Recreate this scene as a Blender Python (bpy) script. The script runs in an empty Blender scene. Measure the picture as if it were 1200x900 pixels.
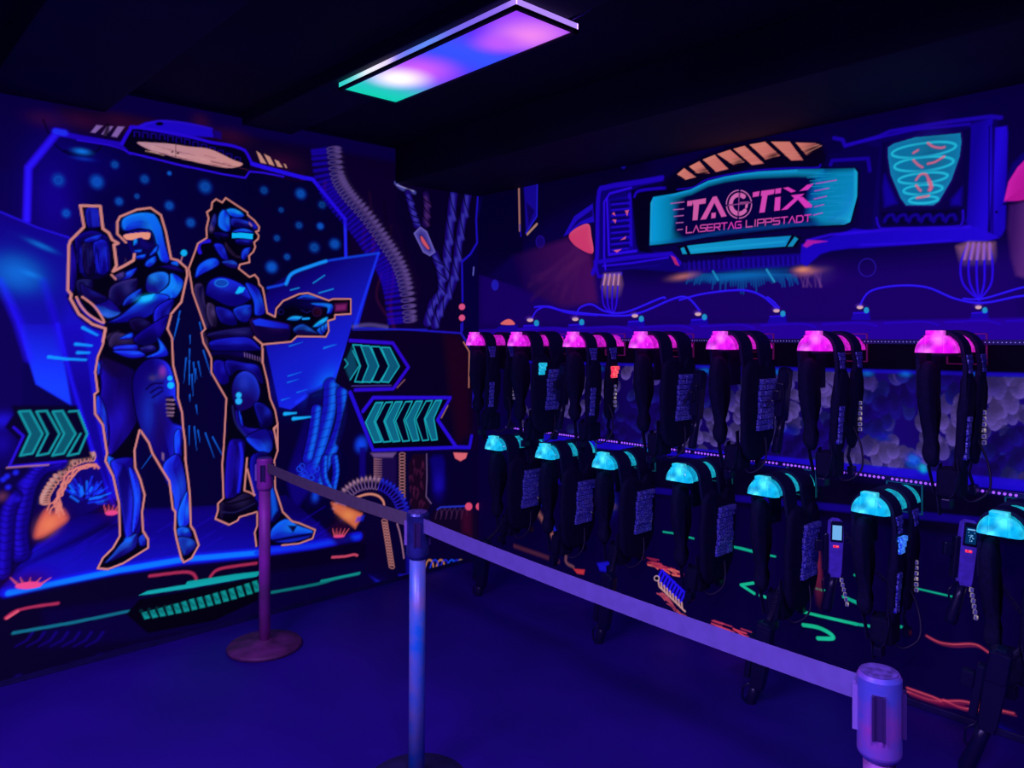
import bpy, bmesh
from mathutils import Vector, Matrix
import math, random
import numpy as np
# ---- measured layout: the room corner is the origin, the right wall runs along +X, the left wall along -Y
CAM = (4.136, -3.515, 1.62)
FPX, HX, HY = 880.0, 600.0, 392.0
RX, RY, FX, FY = .6800, .7325, -.7330, .6810      # camera right / forward in the floor plan
def left_wall(px, py):
    a, c = (px-HX)/FPX, (HY-py)/FPX
    t = CAM[0]/(-(a*RX+FX))
    return -(CAM[1]+t*(a*RY+FY)), CAM[2]+t*c, t
def right_wall(px, py):
    a, c = (px-HX)/FPX, (HY-py)/FPX
    t = -CAM[1]/(a*RY+FY)
    return CAM[0]+t*(a*RX+FX), CAM[2]+t*c, t
def lin(c):
    c = np.asarray(c, float)/255.0
    return np.where(c <= .04045, c/12.92, ((c+.055)/1.055)**2.4)
CROP = dict(A=(60,220,5), B=(90,370,5), C=(90,500,5), D=(210,220,7.5), E=(210,320,4.2857), F=(210,460,5), G=(20,120,6), H=(180,120,5),
    L1=(0,100,3), L2=(200,100,3), L3=(0,380,3), L4=(200,380,3), R5=(400,150,3), R6=(640,120,3), R7=(900,120,3), M=(0,640,4), N=(400,560,2.647),
    Q=(220,520,3.2143), S=(780,200,6.6667), T=(690,150,5), U=(850,150,5), V=(1010,120,4.737), W=(380,380,5), X=(440,200,4.5), Y=(380,520,5),
    Z=(0,470,3.913), P=(0,0,1), K=(700,540,4.5), J=(860,540,4.5), J2=(860,700,3.529), K0=(530,540,4.5), K1=(1000,540,4.5))
def pts(key, s):
    ox, oy, k = CROP[key]
    return [(ox+float(a)/k, oy+float(b)/k) for a, b in (q.split(',') for q in s.split())]
def curve(P, n=6, closed=False):
    P = np.asarray(P, float)
    if len(P) < 3: return P
    out = []; m = len(P); rng = range(m if closed else m-1)
    for i in rng:
        p1, p2 = P[i], P[(i+1) % m]
        p0 = P[(i-1) % m] if (closed or i > 0) else p1
        p3 = P[(i+2) % m] if (closed or i+2 < m) else p2
        for j in range(n):
            t = j/n
            out.append(.5*((2*p1)+(-p0+p2)*t+(2*p0-5*p1+4*p2-p3)*t*t+(-p0+3*p1-3*p2+p3)*t**3))
    if not closed: out.append(P[-1])
    return np.array(out)

class Canvas:
    """A wall's paintwork in wall coordinates: s metres from the corner, z metres up."""
    def __init__(self, proj, width, height, res, base):
        self.proj, self.res = proj, res
        self.w, self.h = int(round(width/res))+1, int(round(height/res))+1
        self.col = np.zeros((self.h, self.w, 3)) + lin(base)
        self.id = np.zeros((self.h, self.w), int)
        self.clip = None
    def cells(self, P):
        out = []; t = 0
        for x, y in P:
            s, z, d = self.proj(x, y); out.append((s/self.res, z/self.res)); t += d
        return np.array(out), (t/len(P))/FPX/self.res
    def box(self, c, pad):
        x0 = max(0, int(c[:,0].min()-pad)); x1 = min(self.w, int(c[:,0].max()+pad)+2)
        y0 = max(0, int(c[:,1].min()-pad)); y1 = min(self.h, int(c[:,1].max()+pad)+2)
        if x1 <= x0 or y1 <= y0: return None
        Y, X = np.mgrid[y0:y1, x0:x1].astype(float)
        return (slice(y0,y1), slice(x0,x1)), X, Y
    def dist(self, c, X, Y, closed):
        d = np.full(X.shape, 1e9); n = len(c)
        for i in range(n if closed else n-1):
            ax, ay = c[i]; bx, by = c[(i+1) % n]; ux, uy = bx-ax, by-ay; L = ux*ux+uy*uy+1e-9
            t = np.clip(((X-ax)*ux+(Y-ay)*uy)/L, 0, 1)
            np.minimum(d, (X-ax-t*ux)**2+(Y-ay-t*uy)**2, out=d)
        return np.sqrt(d)
    def inside(self, c, X, Y):
        r = np.zeros(X.shape, bool); n = len(c)
        for i in range(n):
            ax, ay = c[i]; bx, by = c[(i+1) % n]
            if ay == by: continue
            r ^= ((ay > Y) != (by > Y)) & (X < (bx-ax)*(Y-ay)/(by-ay)+ax)
        return r
    def put(self, sl, al, col):
        al = al[..., None]
        if self.clip is not None: al = al*self.clip[sl][..., None]
        self.col[sl] = self.col[sl]*(1-al)+col*al
    def mask(self, P, soft, smooth=False):
        if smooth: P = curve(P, 5, True)
        c, k = self.cells(P); b = self.box(c, soft*k+2)
        if b is None: return None
        sl, X, Y = b
        d = self.dist(c, X, Y, True); sd = np.where(self.inside(c, X, Y), -d, d)
        return sl, X, Y, sd/k, np.clip(.5-sd/(max(soft*k, 1.0)), 0, 1), c, k
    def fill(self, P, col, a=1, soft=1, smooth=False, rid=None):
        m = self.mask(P, soft, smooth)
        if m is None: return
        sl, X, Y, sd, al, c, k = m
        self.put(sl, al*a, lin(col))
        if rid is not None: self.id[sl] = np.where(al > .5, rid, self.id[sl])
    def grad(self, P, c1, c2, p1, p2, a=1, soft=1, smooth=False, g=1.0):
        m = self.mask(P, soft, smooth)
        if m is None: return
        sl, X, Y, sd, al, c, k = m
        (q, _) = self.cells([p1, p2]); u = q[1]-q[0]
        t = np.clip(((X-q[0,0])*u[0]+(Y-q[0,1])*u[1])/(u@u+1e-9), 0, 1)[..., None]**g
        self.put(sl, al*a, lin(c1)*(1-t)+lin(c2)*t)
    def rim(self, P, col, w, a=1, smooth=False, soft=1, side=None):
        """airbrushed edge light inside a shape; side=(dx,dy) keeps it to the edges facing that way"""
        m = self.mask(P, soft, smooth)
        if m is None: return
        sl, X, Y, sd, al, c, k = m
        f = np.exp(-np.maximum(-sd, 0)/w)
        if side:
            gy, gx = np.gradient(sd); n = np.sqrt(gx*gx+gy*gy)+1e-9
            f = f*np.clip((gx*side[0]-gy*side[1])/n/math.hypot(*side)*.8+.35, 0, 1)
        self.put(sl, al*f*a, lin(col))
    def muscle(self, P, dark, light, side=(1,-1), w=5, a=1, smooth=True, edge=1.2):
        self.fill(P, dark, a*.9, 2, smooth)
        self.rim(P, light, w, a, smooth, 2, side)
        xs, ys = [p[0] for p in P], [p[1] for p in P]; cx, cy = sum(xs)/len(xs), sum(ys)/len(ys); n = math.hypot(*side)
        rx, ry = (max(xs)-min(xs))*.30, (max(ys)-min(ys))*.30
        hot = tuple(min(255, c*1.25+12) for c in light)
        m = self.mask(P, 2, smooth)
        if m is not None:
            keep = self.clip; z = np.zeros((self.h, self.w)); z[m[0]] = m[4]; self.clip = z
            self.blob(cx+side[0]/n*rx*.7, cy+side[1]/n*ry*.7, rx*.8, ry*.8, hot, .3*a)
            self.clip = keep
        if edge: self.line(P, edge, (2,0,14), .8, 1.6, smooth, True)
    def line(self, P, w, col, a=1, soft=1, smooth=False, closed=False, w2=None):
        if smooth: P = curve(P, 5, closed)
        P = list(map(tuple, P))
        if w2 is None:
            c, k = self.cells(P); b = self.box(c, (w+soft)*k+2)
            if b is None: return
            sl, X, Y = b
            d = self.dist(c, X, Y, closed)/k
            self.put(sl, np.clip((w/2-d)/max(soft, 1/k)+.5, 0, 1)*a, lin(col)); return
        c, k = self.cells(P); b = self.box(c, (max(w, w2)+soft)*k+2)
        if b is None: return
        sl, X, Y = b; best = np.full(X.shape, -1e9); n = len(c)
        for i in range(n-1):
            ax, ay = c[i]; bx, by = c[i+1]; ux, uy = bx-ax, by-ay; L = ux*ux+uy*uy+1e-9
            t = np.clip(((X-ax)*ux+(Y-ay)*uy)/L, 0, 1)
            ww = w+(w2-w)*(i+t)/(n-1)
            np.maximum(best, ww/2-np.sqrt((X-ax-t*ux)**2+(Y-ay-t*uy)**2)/k, out=best)
        self.put(sl, np.clip(best/max(soft, 1/k)+.5, 0, 1)*a, lin(col))
    def blob(self, x, y, rx, ry, col, a=1, ang=0, p=2.0):
        R = max(rx, ry)*2.2
        c, k = self.cells([(x,y)]); k = self.cells([(x-1,y),(x+1,y)])[1]
        s0, s1 = self.cells([(x-R,y),(x+R,y)])[0]; kx = abs(s1[0]-s0[0])/(2*R); ky = k
        b = self.box(np.array([[c[0,0]-R*kx, c[0,1]-R*ky],[c[0,0]+R*kx, c[0,1]+R*ky]]), 2)
        if b is None: return
        sl, X, Y = b; sx = 1 if s1[0] > s0[0] else -1
        dx, dy = (X-c[0,0])/kx*sx, -(Y-c[0,1])/ky
        ca, sa = math.cos(ang), math.sin(ang)
        u, v = (dx*ca+dy*sa)/rx, (-dx*sa+dy*ca)/ry
        self.put(sl, np.exp(-(u*u+v*v)**(p/2))*a, lin(col))
    def disc(self, x, y, r, col, a=1, soft=1, ry=None, ang=0):
        ry = ry or r; ca, sa = math.cos(ang), math.sin(ang)
        self.fill([(x+r*math.cos(t)*ca-ry*math.sin(t)*sa, y+r*math.cos(t)*sa+ry*math.sin(t)*ca) for t in np.linspace(0, 2*math.pi, 20)[:-1]], col, a, soft)
    def ring(self, x, y, r, w, col, a=1, ry=None, soft=1, ang=0):
        ry = ry or r; ca, sa = math.cos(ang), math.sin(ang)
        self.line([(x+r*math.cos(t)*ca-ry*math.sin(t)*sa, y+r*math.cos(t)*sa+ry*math.sin(t)*ca) for t in np.linspace(0, 2*math.pi, 26)[:-1]], w, col, a, soft, False, True)
def pigment(col):
    """the paint shop's blues: deep blues carry no green, electric blues lean to cyan"""
    s = np.where(col <= .0031308, col*12.92, 1.055*np.clip(col, 1e-9, 1)**(1/2.4)-.055)
    r, g, b = s[...,0], s[...,1], s[...,2]; dom = np.clip((b-np.maximum(r*2.3, g*1.4))/(b+1e-6)*4, 0, 1); q = g/(b+1e-6)
    g2 = g*np.where(g > r*.95, np.clip(.3+4*q, 0, 1.5), np.clip(.3+2.2*q, 0, .95))-.012; r2 = r*np.clip(1-.55*np.clip((q-.12)/.15, 0, 1), 0, 1)
    b2 = b*1.04
    out = np.stack([r*(1-dom)+r2*dom, g*(1-dom)+np.maximum(g2, 0)*dom, b*(1-dom)+b2*dom], -1).clip(0, 1)
    return np.where(out <= .04045, out/12.92, ((out+.055)/1.055)**2.4)
# ------------------------------------------------------------------ camera, light, exposure
scene = bpy.context.scene
COL = scene.collection
cam_d = bpy.data.cameras.new('camera'); cam = bpy.data.objects.new('camera', cam_d); COL.objects.link(cam)
cam.location = CAM; cam.rotation_euler = (math.pi/2, 0, math.atan2(-FX, FY))
cam_d.sensor_width = 36; cam_d.lens = 36*FPX/1200; cam_d.shift_y = -(450-HY)/1200; cam_d.clip_start = .02
scene.camera = cam
vs = scene.view_settings; vs.view_transform = 'Standard'; vs.look = 'None'; vs.gamma = 1; vs.use_curve_mapping = False; vs.exposure = 0
world = bpy.data.worlds.new('world'); scene.world = world; world.use_nodes = True
world.node_tree.nodes['Background'].inputs[0].default_value = (.03, .01, .35, 1); world.node_tree.nodes['Background'].inputs[1].default_value = .12
UV = (.42, .27, 1.0)
def uv_lamp(x, y, z, ang, power, tilt=(0,0), size=(1.2,.12)):
    d = bpy.data.lights.new('uv_tube_light', 'AREA'); d.shape = 'RECTANGLE'; d.size, d.size_y = size; d.color = UV; d.energy = power
    o = bpy.data.objects.new('uv_tube_light', d); COL.objects.link(o); o.location = (x, y, z); o.rotation_euler = (tilt[0], tilt[1], ang); return o
UV_TUBES = [(4.45, -3.0, 2.74, 1.2, 112), (2.75, -4.3, 2.74, .2, 100), (1.35, -4.75, 2.74, .2, 32)]
for x, y, z, a, p in UV_TUBES: uv_lamp(x, y, z, a, p)

def wpt(px, py, depth):
    """world point seen at a photo pixel at a given depth (used once to survey the free-standing things)"""
    X, Z = (px-HX)/FPX*depth, depth
    return Vector((CAM[0]+X*RX+Z*FX, CAM[1]+X*RY+Z*FY, CAM[2]+(HY-py)/FPX*depth))

# ------------------------------------------------------------------ materials
def new_mat(name):
    m = bpy.data.materials.new(name); m.use_nodes = True; nt = m.node_tree
    return m, nt, nt.nodes['Principled BSDF']
def mat(name, col, rough=.6, metal=0, noise=0, nscale=20, bump=0, spec=.5, col2=None, em=None, es=0):
    m, nt, b = new_mat(name)
    b.inputs['Base Color'].default_value = (*col, 1); b.inputs['Roughness'].default_value = rough; b.inputs['Metallic'].default_value = metal
    b.inputs['Specular IOR Level'].default_value = spec
    if noise or bump or col2:
        tc = nt.nodes.new('ShaderNodeTexCoord'); n = nt.nodes.new('ShaderNodeTexNoise'); n.inputs['Scale'].default_value = nscale; n.inputs['Detail'].default_value = 5
        nt.links.new(tc.outputs['Object'], n.inputs['Vector'])
        if noise or col2:
            r = nt.nodes.new('ShaderNodeValToRGB'); c2 = col2 or tuple(c*(1-noise) for c in col)
            r.color_ramp.elements[0].position = .35; r.color_ramp.elements[1].position = .68
            r.color_ramp.elements[0].color = (*c2, 1); r.color_ramp.elements[1].color = (*col, 1)
            nt.links.new(n.outputs['Fac'], r.inputs['Fac']); nt.links.new(r.outputs['Color'], b.inputs['Base Color'])
        if bump:
            bp = nt.nodes.new('ShaderNodeBump'); bp.inputs['Strength'].default_value = bump; bp.inputs['Distance'].default_value = .01
            nt.links.new(n.outputs['Fac'], bp.inputs['Height']); nt.links.new(bp.outputs['Normal'], b.inputs['Normal'])
    if em: b.inputs['Emission Color'].default_value = (*em, 1); b.inputs['Emission Strength'].default_value = es
    return m
def paint_mat(name, gain, fluo):
    """black-light paint: pigment colour from the painted layer, plus the share it gives off by fluorescence"""
    m, nt, b = new_mat(name)
    at = nt.nodes.new('ShaderNodeAttribute'); at.attribute_name = 'paint'
    mx = nt.nodes.new('ShaderNodeVectorMath'); mx.operation = 'MULTIPLY'; mx.inputs[1].default_value = gain
    mn = nt.nodes.new('ShaderNodeVectorMath'); mn.operation = 'MINIMUM'; mn.inputs[1].default_value = (.95,.95,.95)
    nt.links.new(at.outputs['Color'], mx.inputs[0]); nt.links.new(mx.outputs[0], mn.inputs[0]); nt.links.new(mn.outputs[0], b.inputs['Base Color'])
    nt.links.new(at.outputs['Color'], b.inputs['Emission Color']); b.inputs['Emission Strength'].default_value = fluo
    b.inputs['Roughness'].default_value = .75; b.inputs['Specular IOR Level'].default_value = .15
    return m
def glow_mat(name, lo, hi, strength, scale=30, rough=.15):
    """lit translucent plastic: bright spots at its diodes, brighter moulded edges"""
    m, nt, b = new_mat(name)
    tc = nt.nodes.new('ShaderNodeTexCoord'); v = nt.nodes.new('ShaderNodeTexVoronoi'); v.feature = 'SMOOTH_F1'; v.inputs['Scale'].default_value = scale; v.inputs['Smoothness'].default_value = .6
    r = nt.nodes.new('ShaderNodeValToRGB'); r.color_ramp.elements[0].color = (*hi, 1); r.color_ramp.elements[1].color = (*lo, 1); r.color_ramp.elements[1].position = .42
    nt.links.new(tc.outputs['Object'], v.inputs['Vector']); nt.links.new(v.outputs['Distance'], r.inputs['Fac'])
    n = nt.nodes.new('ShaderNodeTexNoise'); n.inputs['Scale'].default_value = scale*2.2; nt.links.new(tc.outputs['Object'], n.inputs['Vector'])
    mr = nt.nodes.new('ShaderNodeMapRange'); mr.inputs[1].default_value = .3; mr.inputs[2].default_value = .7; mr.inputs[3].default_value = strength*.55; mr.inputs[4].default_value = strength*1.35; nt.links.new(n.outputs['Fac'], mr.inputs[0])
    lw = nt.nodes.new('ShaderNodeLayerWeight'); lw.inputs['Blend'].default_value = .25
    mx = nt.nodes.new('ShaderNodeMix'); mx.data_type = 'RGBA'; nt.links.new(lw.outputs['Facing'], mx.inputs['Factor']); nt.links.new(r.outputs['Color'], mx.inputs['A']); mx.inputs['B'].default_value = (*[(a+c)/2 for a, c in zip(lo, hi)], 1)
    nt.links.new(mx.outputs['Result'], b.inputs['Emission Color']); nt.links.new(mr.outputs[0], b.inputs['Emission Strength'])
    b.inputs['Base Color'].default_value = (*lo, 1); b.inputs['Roughness'].default_value = rough
    return m
M = {}
M['wall'] = mat('dark wall paint', (.012,.004,.10), .8, noise=.4, nscale=3)
M['ceiling'] = mat('black ceiling paint', (.006,.003,.03), .9, noise=.5, nscale=2)
M['soffit'] = mat('black beam paint', (.010,.003,.04), .8, noise=.4, nscale=3)
M['floor'] = mat('worn dark vinyl floor', (.036,.004,.30), .55, col2=(.020,.002,.21), nscale=1.6, bump=.05, spec=.3)
M['skirt'] = mat('skirting paint', (.014,.006,.10), .5, noise=.3)
M['fabric'] = mat('black nylon fabric', (.010,.007,.060), .8, noise=.4, nscale=60, bump=.3, spec=.25)
M['webbing'] = mat('black webbing', (.012,.008,.072), .7, noise=.3, nscale=80, bump=.2, spec=.3)
M['plastic'] = mat('black plastic', (.009,.006,.05), .3, spec=.5)
M['violet'] = mat('violet translucent casing', (.10,.05,.55), .2, noise=.5, nscale=40, em=(.05,.02,.5), es=.35)
M['pole'] = mat('scuffed steel pole', (.42,.34,.70), .36, .2, col2=(.03,.34,1.0), nscale=13, bump=.15)
M['pole_dull'] = mat('dull purple pole', (.72,.04,.62), .5, .1, col2=(.26,.07,.22), nscale=5)
M['belt'] = mat('lavender webbing belt', (.24,.17,.50), .8, noise=.12, nscale=30, spec=.2)
M['belt_dark'] = mat('grey purple webbing belt', (.20,.14,.17), .85, noise=.15, nscale=30, spec=.2)
M['frame'] = mat('black lamp frame', (.008,.004,.02), .5)
M['cable'] = mat('black cable', (.02,.01,.06), .5)
M['alu'] = mat('aluminium profile', (.05,.04,.2), .4, .6)
M['led_up'] = mat('small blue violet diode', (.2,.1,.6), .4, em=(.30,.22,1.0), es=1.0)
M['led_low'] = mat('violet diode', (.3,.1,.6), .3, em=(.32,.08,1.0), es=1.3)
M['pink'] = glow_mat('pink lit plastic', (.72,.004,.66), (1.0,.24,.98), 1.0, 13)
M['pink_dim'] = glow_mat('pink lit tube', (.50,.006,.46), (.92,.03,.8), .9, 22)
M['cyan'] = glow_mat('cyan lit plastic', (.002,.42,.62), (.12,.95,1.0), 1.0, 13)
M['cyan_dim'] = glow_mat('cyan lit tube', (.004,.28,.42), (.02,.6,.75), .85, 22)
M['clear_pink'] = mat('clear pink plate', (.35,.03,.3), .2, em=(.4,.02,.22), es=.10)
M['clear_cyan'] = mat('clear cyan plate', (.02,.25,.35), .2, em=(.01,.25,.32), es=.12)
def facet_mat():
    m, nt, b = new_mat('faceted blue lens plastic')
    tc = nt.nodes.new('ShaderNodeTexCoord'); v = nt.nodes.new('ShaderNodeTexVoronoi'); v.inputs['Scale'].default_value = 90; v.feature = 'DISTANCE_TO_EDGE'
    r = nt.nodes.new('ShaderNodeValToRGB'); r.color_ramp.elements[0].color = (.45,.45,1,1); r.color_ramp.elements[1].color = (.035,.03,.62,1); r.color_ramp.elements[1].position = .13
    nt.links.new(tc.outputs['Object'], v.inputs['Vector']); nt.links.new(v.outputs['Distance'], r.inputs['Fac']); nt.links.new(r.outputs['Color'], b.inputs['Base Color'])
    bp = nt.nodes.new('ShaderNodeBump'); bp.inputs['Strength'].default_value = .8; bp.inputs['Distance'].default_value = .004; nt.links.new(v.outputs['Distance'], bp.inputs['Height']); nt.links.new(bp.outputs['Normal'], b.inputs['Normal'])
    b.inputs['Roughness'].default_value = .22; b.inputs['Specular IOR Level'].default_value = .8
    return m
M['facet'] = facet_mat()
M['glow_blue'] = glow_mat('lit blue lens', (.01,.03,.5), (.1,.5,1), 1.2, 80)
M['glow_teal'] = glow_mat('lit teal lens', (.0,.3,.5), (.1,1,1), 1.1, 80)
M['glow_red'] = glow_mat('lit red lens', (.7,.0,.06), (1,.35,.25), 1.3, 90)
M['spark'] = glow_mat('clear light guide', (.03,.02,.22), (1.0,.80,.40), .8, 45)
M['screen'] = mat('lit display', (.1,.3,.5), .2, em=(.18,.50,.78), es=.8)
M['screen_dark'] = mat('dark display', (.0,.01,.05), .2, em=(.0,.03,.12), es=.8)

# ------------------------------------------------------------------ mesh helpers
def link(name, bm, m, parent=None, smooth=False):
    me = bpy.data.meshes.new(name); bmesh.ops.recalc_face_normals(bm, faces=bm.faces); bm.to_mesh(me); bm.free()
    me.materials.append(m)
    if smooth: me.polygons.foreach_set('use_smooth', [True]*len(me.polygons)); me.update()
    o = bpy.data.objects.new(name, me); COL.objects.link(o)
    if parent is not None: o.parent = parent
    return o
def tag(o, label=None, cat=None, group=None, kind=None):
    for k, v in (('label', label), ('category', cat), ('group', group), ('kind', kind)):
        if v: o[k] = v
    return o
def empty(name, loc=(0,0,0), rz=0):
    o = bpy.data.objects.new(name, None); COL.objects.link(o); o.location = loc; o.rotation_euler = (0,0,rz); o.empty_display_size = .05; return o
def struct(name, bm, m):
    o = link(name, bm, m); o['kind'] = 'structure'; return o
def add_box(bm, x0, x1, y0, y1, z0, z1, bev=0, mtx=None):
    r = bmesh.ops.create_cube(bm, size=1)['verts']
    for v in r: v.co = Vector(((x0+x1)/2+v.co.x*(x1-x0), (y0+y1)/2+v.co.y*(y1-y0), (z0+z1)/2+v.co.z*(z1-z0)))
    if bev:
        es = list({e for v in r for e in v.link_edges})
        g = bmesh.ops.bevel(bm, geom=es, offset=bev, segments=2, affect='EDGES', profile=.6); r = list({v for f in g['faces'] for v in f.verts}|set(v for v in r if v.is_valid))
    if mtx is not None: bmesh.ops.transform(bm, matrix=mtx, verts=[v for v in r if v.is_valid])
def box(*a, **k):
    bm = bmesh.new(); add_box(bm, *a, **k); return bm
def add_tube(bm, path, rad, seg=10, cap=True):
    path = [Vector(p) for p in path]; rings = []; n = len(path)
    rad = rad if isinstance(rad, (list, tuple)) else [rad]*n
    up = Vector((0,0,1)); t0 = (path[1]-path[0]).normalized()
    if abs(t0.dot(up)) > .9: up = Vector((0,1,0))
    side = t0.cross(up).normalized()
    for i, p in enumerate(path):
        t = (path[min(i+1,n-1)]-path[max(i-1,0)]).normalized()
        side = (side-t*side.dot(t)).normalized(); u2 = t.cross(side)
        rings.append([bm.verts.new(p+(side*math.cos(a)+u2*math.sin(a))*rad[i]) for a in [2*math.pi*k/seg for k in range(seg)]])
    for a, b in zip(rings, rings[1:]):
        for k in range(seg): bm.faces.new((a[k], a[(k+1)%seg], b[(k+1)%seg], b[k]))
    if cap: bm.faces.new(rings[0][::-1]); bm.faces.new(rings[-1])
def tube(path, rad, seg=10):
    bm = bmesh.new(); add_tube(bm, path, rad, seg); return bm
def add_lathe(bm, prof, seg=28, c=(0,0,0), sx=1, sy=1):
    rings = []
    for r, z in prof: rings.append([bm.verts.new((c[0]+r*sx*math.cos(2*math.pi*k/seg), c[1]+r*sy*math.sin(2*math.pi*k/seg), c[2]+z)) for k in range(seg)])
    for a, b in zip(rings, rings[1:]):
        for k in range(seg): bm.faces.new((a[k], a[(k+1)%seg], b[(k+1)%seg], b[k]))
    bm.faces.new(rings[0][::-1]); bm.faces.new(rings[-1])
def lathe(prof, **k):
    bm = bmesh.new(); add_lathe(bm, prof, **k); return bm
def add_ribbon(bm, path, width, thick, wdir):
    """a strap: path of points, width along wdir, thickness across"""
    path = [Vector(p) for p in path]; w = Vector(wdir).normalized(); n = len(path); rings = []
    for i, p in enumerate(path):
        t = (path[min(i+1,n-1)]-path[max(i-1,0)]).normalized(); q = t.cross(w).normalized()
        ww = width[i] if isinstance(width, (list, tuple)) else width
        rings.append([bm.verts.new(p+w*sx*ww/2+q*sy*thick/2) for sx, sy in ((-1,-1),(1,-1),(1,1),(-1,1))])
    for a, b in zip(rings, rings[1:]):
        for k in range(4): bm.faces.new((a[k], a[(k+1)%4], b[(k+1)%4], b[k]))
    bm.faces.new(rings[0][::-1]); bm.faces.new(rings[-1])
def ribbon(*a):
    bm = bmesh.new(); add_ribbon(bm, *a); return bm
def pad(outline, xf, thick, inset=.88):
    """padded plate: outline in (y, z), xf(y, z) gives where its middle sits in x"""
    P = curve([(a, b) for a, b in outline], 4, True); cy, cz = P[:,0].mean(), P[:,1].mean()
    bm = bmesh.new(); rings = []
    for k, s in ((-1, inset), (-.75, .96), (-.3, 1), (.3, 1), (.75, .96), (1, inset)):
        rings.append([bm.verts.new((xf(y, z)+k*thick/2+.002*math.sin(70*y+33*z+k)+.0015*math.sin(95*z), cy+(y-cy)*s+.002*math.sin(61*z+k*2), cz+(z-cz)*s)) for y, z in P])
    n = len(P)
    for a, b in zip(rings, rings[1:]):
        for k in range(n): bm.faces.new((a[k], a[(k+1)%n], b[(k+1)%n], b[k]))
    bm.faces.new(rings[0][::-1]); bm.faces.new(rings[-1]); return bm
# ---- the black-light mural of the left wall
ORG = (224,142,130)
BLK = (2,0,12)
def paint_left():
    C = Canvas(left_wall, 3.05, 2.84, .005, (7,3,58))
    rnd = random.Random(4)
    # dark red-violet drapery behind everything right of the arch
    C.fill(pts('P','-40,60 470,60 470,700 -40,900'), (12,4,70), .5, 10)
    C.fill(pts('P','60,120 470,190 562,200 562,700 330,700 120,200'), (14,3,40), .9, 8)
    for i in range(30):
        x = rnd.uniform(350, 480); y = rnd.uniform(200, 330); h = rnd.uniform(40, 120)
        C.line([(x,y),(x+rnd.uniform(-6,6),y+h*.5),(x+rnd.uniform(-8,14),y+h)], rnd.uniform(1.5,5), rnd.choice([(52,10,58),(40,6,50),(70,12,62),(6,0,22)]), .55, 4, True)
    for x, y, r in [(52,140,20),(95,142,25),(140,143,22),(175,150,20),(235,143,10),(270,160,20),(330,190,20)]:
        C.blob(x, y, r, 9, (58,8,52), .6)
    # pods left of the frame
    C.fill(pts('P','-60,200 60,200 60,700 -60,760'), (9,4,72), 1, 12)
    # arch interior
    arch = pts('G','75,760 75,440 250,240 330,215 600,270 760,335')+pts('H','60,360 520,440 560,400 820,470 920,450')+pts('L2','500,335 615,470 620,620 640,900')+[(430,620),(20,680)]
    C.grad(arch, (6,2,66), (4,1,44), (60,250), (300,300), 1, 2)
    C.blob(62, 230, 30, 60, (24,10,150), .7); C.blob(95, 190, 50, 25, (12,6,110), .6)
    C.fill(pts('P','200,330 235,330 260,600 150,600 190,420'), (3,0,40), .7, 30)
    # hanging shade at the arch top
    C.line(pts('G','180,120 240,260 330,350 450,385 540,360 620,250 630,150'), 1.6, (2,0,16), .9, 1.5, True)
    C.line(pts('G','330,340 450,370 540,340'), 2.4, (3,0,30), .9, 1.5, True)
    C.blob(95.5, 177.5, 9, 3.2, (40,90,235), .9); C.blob(97, 186, 12, 2.5, (20,50,190), .6)
    # frame of the arch
    FR = pts('L1','92,475 98,290 200,165')
    C.line(FR, 9, (36,22,200), .95, 2); C.line(FR, 4.5, (52,40,255), .9, 2.5); 
    FT = pts('G','280,215 450,250 600,275 740,300 790,350')
    C.line(FT, 6, (34,18,190), .95, 2); C.line(pts('G','270,205 330,215'), 8, (50,50,250), .9, 3)
    C.line(pts('G','420,265 640,300 720,322 780,350'), 1.5, (50,30,230), .9)
    for q in ('515,210 555,160 600,165 545,215', '590,225 630,165 672,170 625,232', '660,238 705,168 752,172 700,245'):
        C.fill(pts('G',q), (150,110,190), .9, 1)
    C.fill(pts('G','600,230 630,150 650,160 640,235'), BLK, .9, 2)
    # lens with the dark toothed surround
    C.fill(pts('G','800,190 900,140 1030,130 1200,150')+pts('H','340,160 350,205 200,195'), (34,22,205), 1, 2)
    C.line(pts('G','830,180 940,142 1030,130 1200,148')+pts('H','340,155'), 2, (56,40,245), .7, 2, True)
    C.fill(pts('H','352,160 395,175 395,215 352,205'), (22,10,130), .8, 2)
    C.disc(186.5, 145, 4.6, (2,0,20), 1, 1, 2.2)
    C.fill(pts('G','740,300 800,190 860,180 1200,240')+pts('H','330,235 520,280 570,360 555,400 530,440 340,400 0,330')+pts('G','1000,405 790,355'), (4,1,28), 1, 1.5)
    C.line(pts('G','735,290 790,195 840,175 1200,240')+pts('H','340,235 440,250 520,275 545,300 575,360'), 3.4, (44,26,225), .95, 1.2, True)
    C.line(pts('G','790,355 1000,405 1200,455')+pts('H','100,355 400,420 535,442 560,405 640,412 760,435'), 2, (50,32,230), .95, 1)
    for i in range(13):
        t = i/12; x = 160+t*118; y = 156+t*30-6*math.sin(t*3.1)
        C.line([(x-3,y+4),(x-3,y-2),(x+3,y-1),(x+3,y+4)], 1.1, (34,18,170), .8*(1-.4*t), 1)
    LENS = pts('G','840,283 950,283 1080,292 1200,310')+pts('H','330,275 460,335 520,360 480,380 400,380 200,340 60,305 0,290')
    C.grad(LENS, (205,150,165), (232,158,148), (160,170), (285,195), 1, 1, True)
    for i in range(26):
        t = rnd.random(); x = 168+t*100; y = 171+t*20+rnd.uniform(-3,6); l = rnd.uniform(8,24)
        C.line([(x,y),(x+l/2,y+l*.1),(x+l,y+l*.24)], .8, rnd.choice([(90,40,70),(250,190,170),(120,60,90)]), .55, 1, True)
    C.disc(201.5,178,1.1,BLK); C.disc(208,179.5,1.3,BLK); C.line([(205.5,170),(205.5,184)], .6, BLK, .8)
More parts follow.
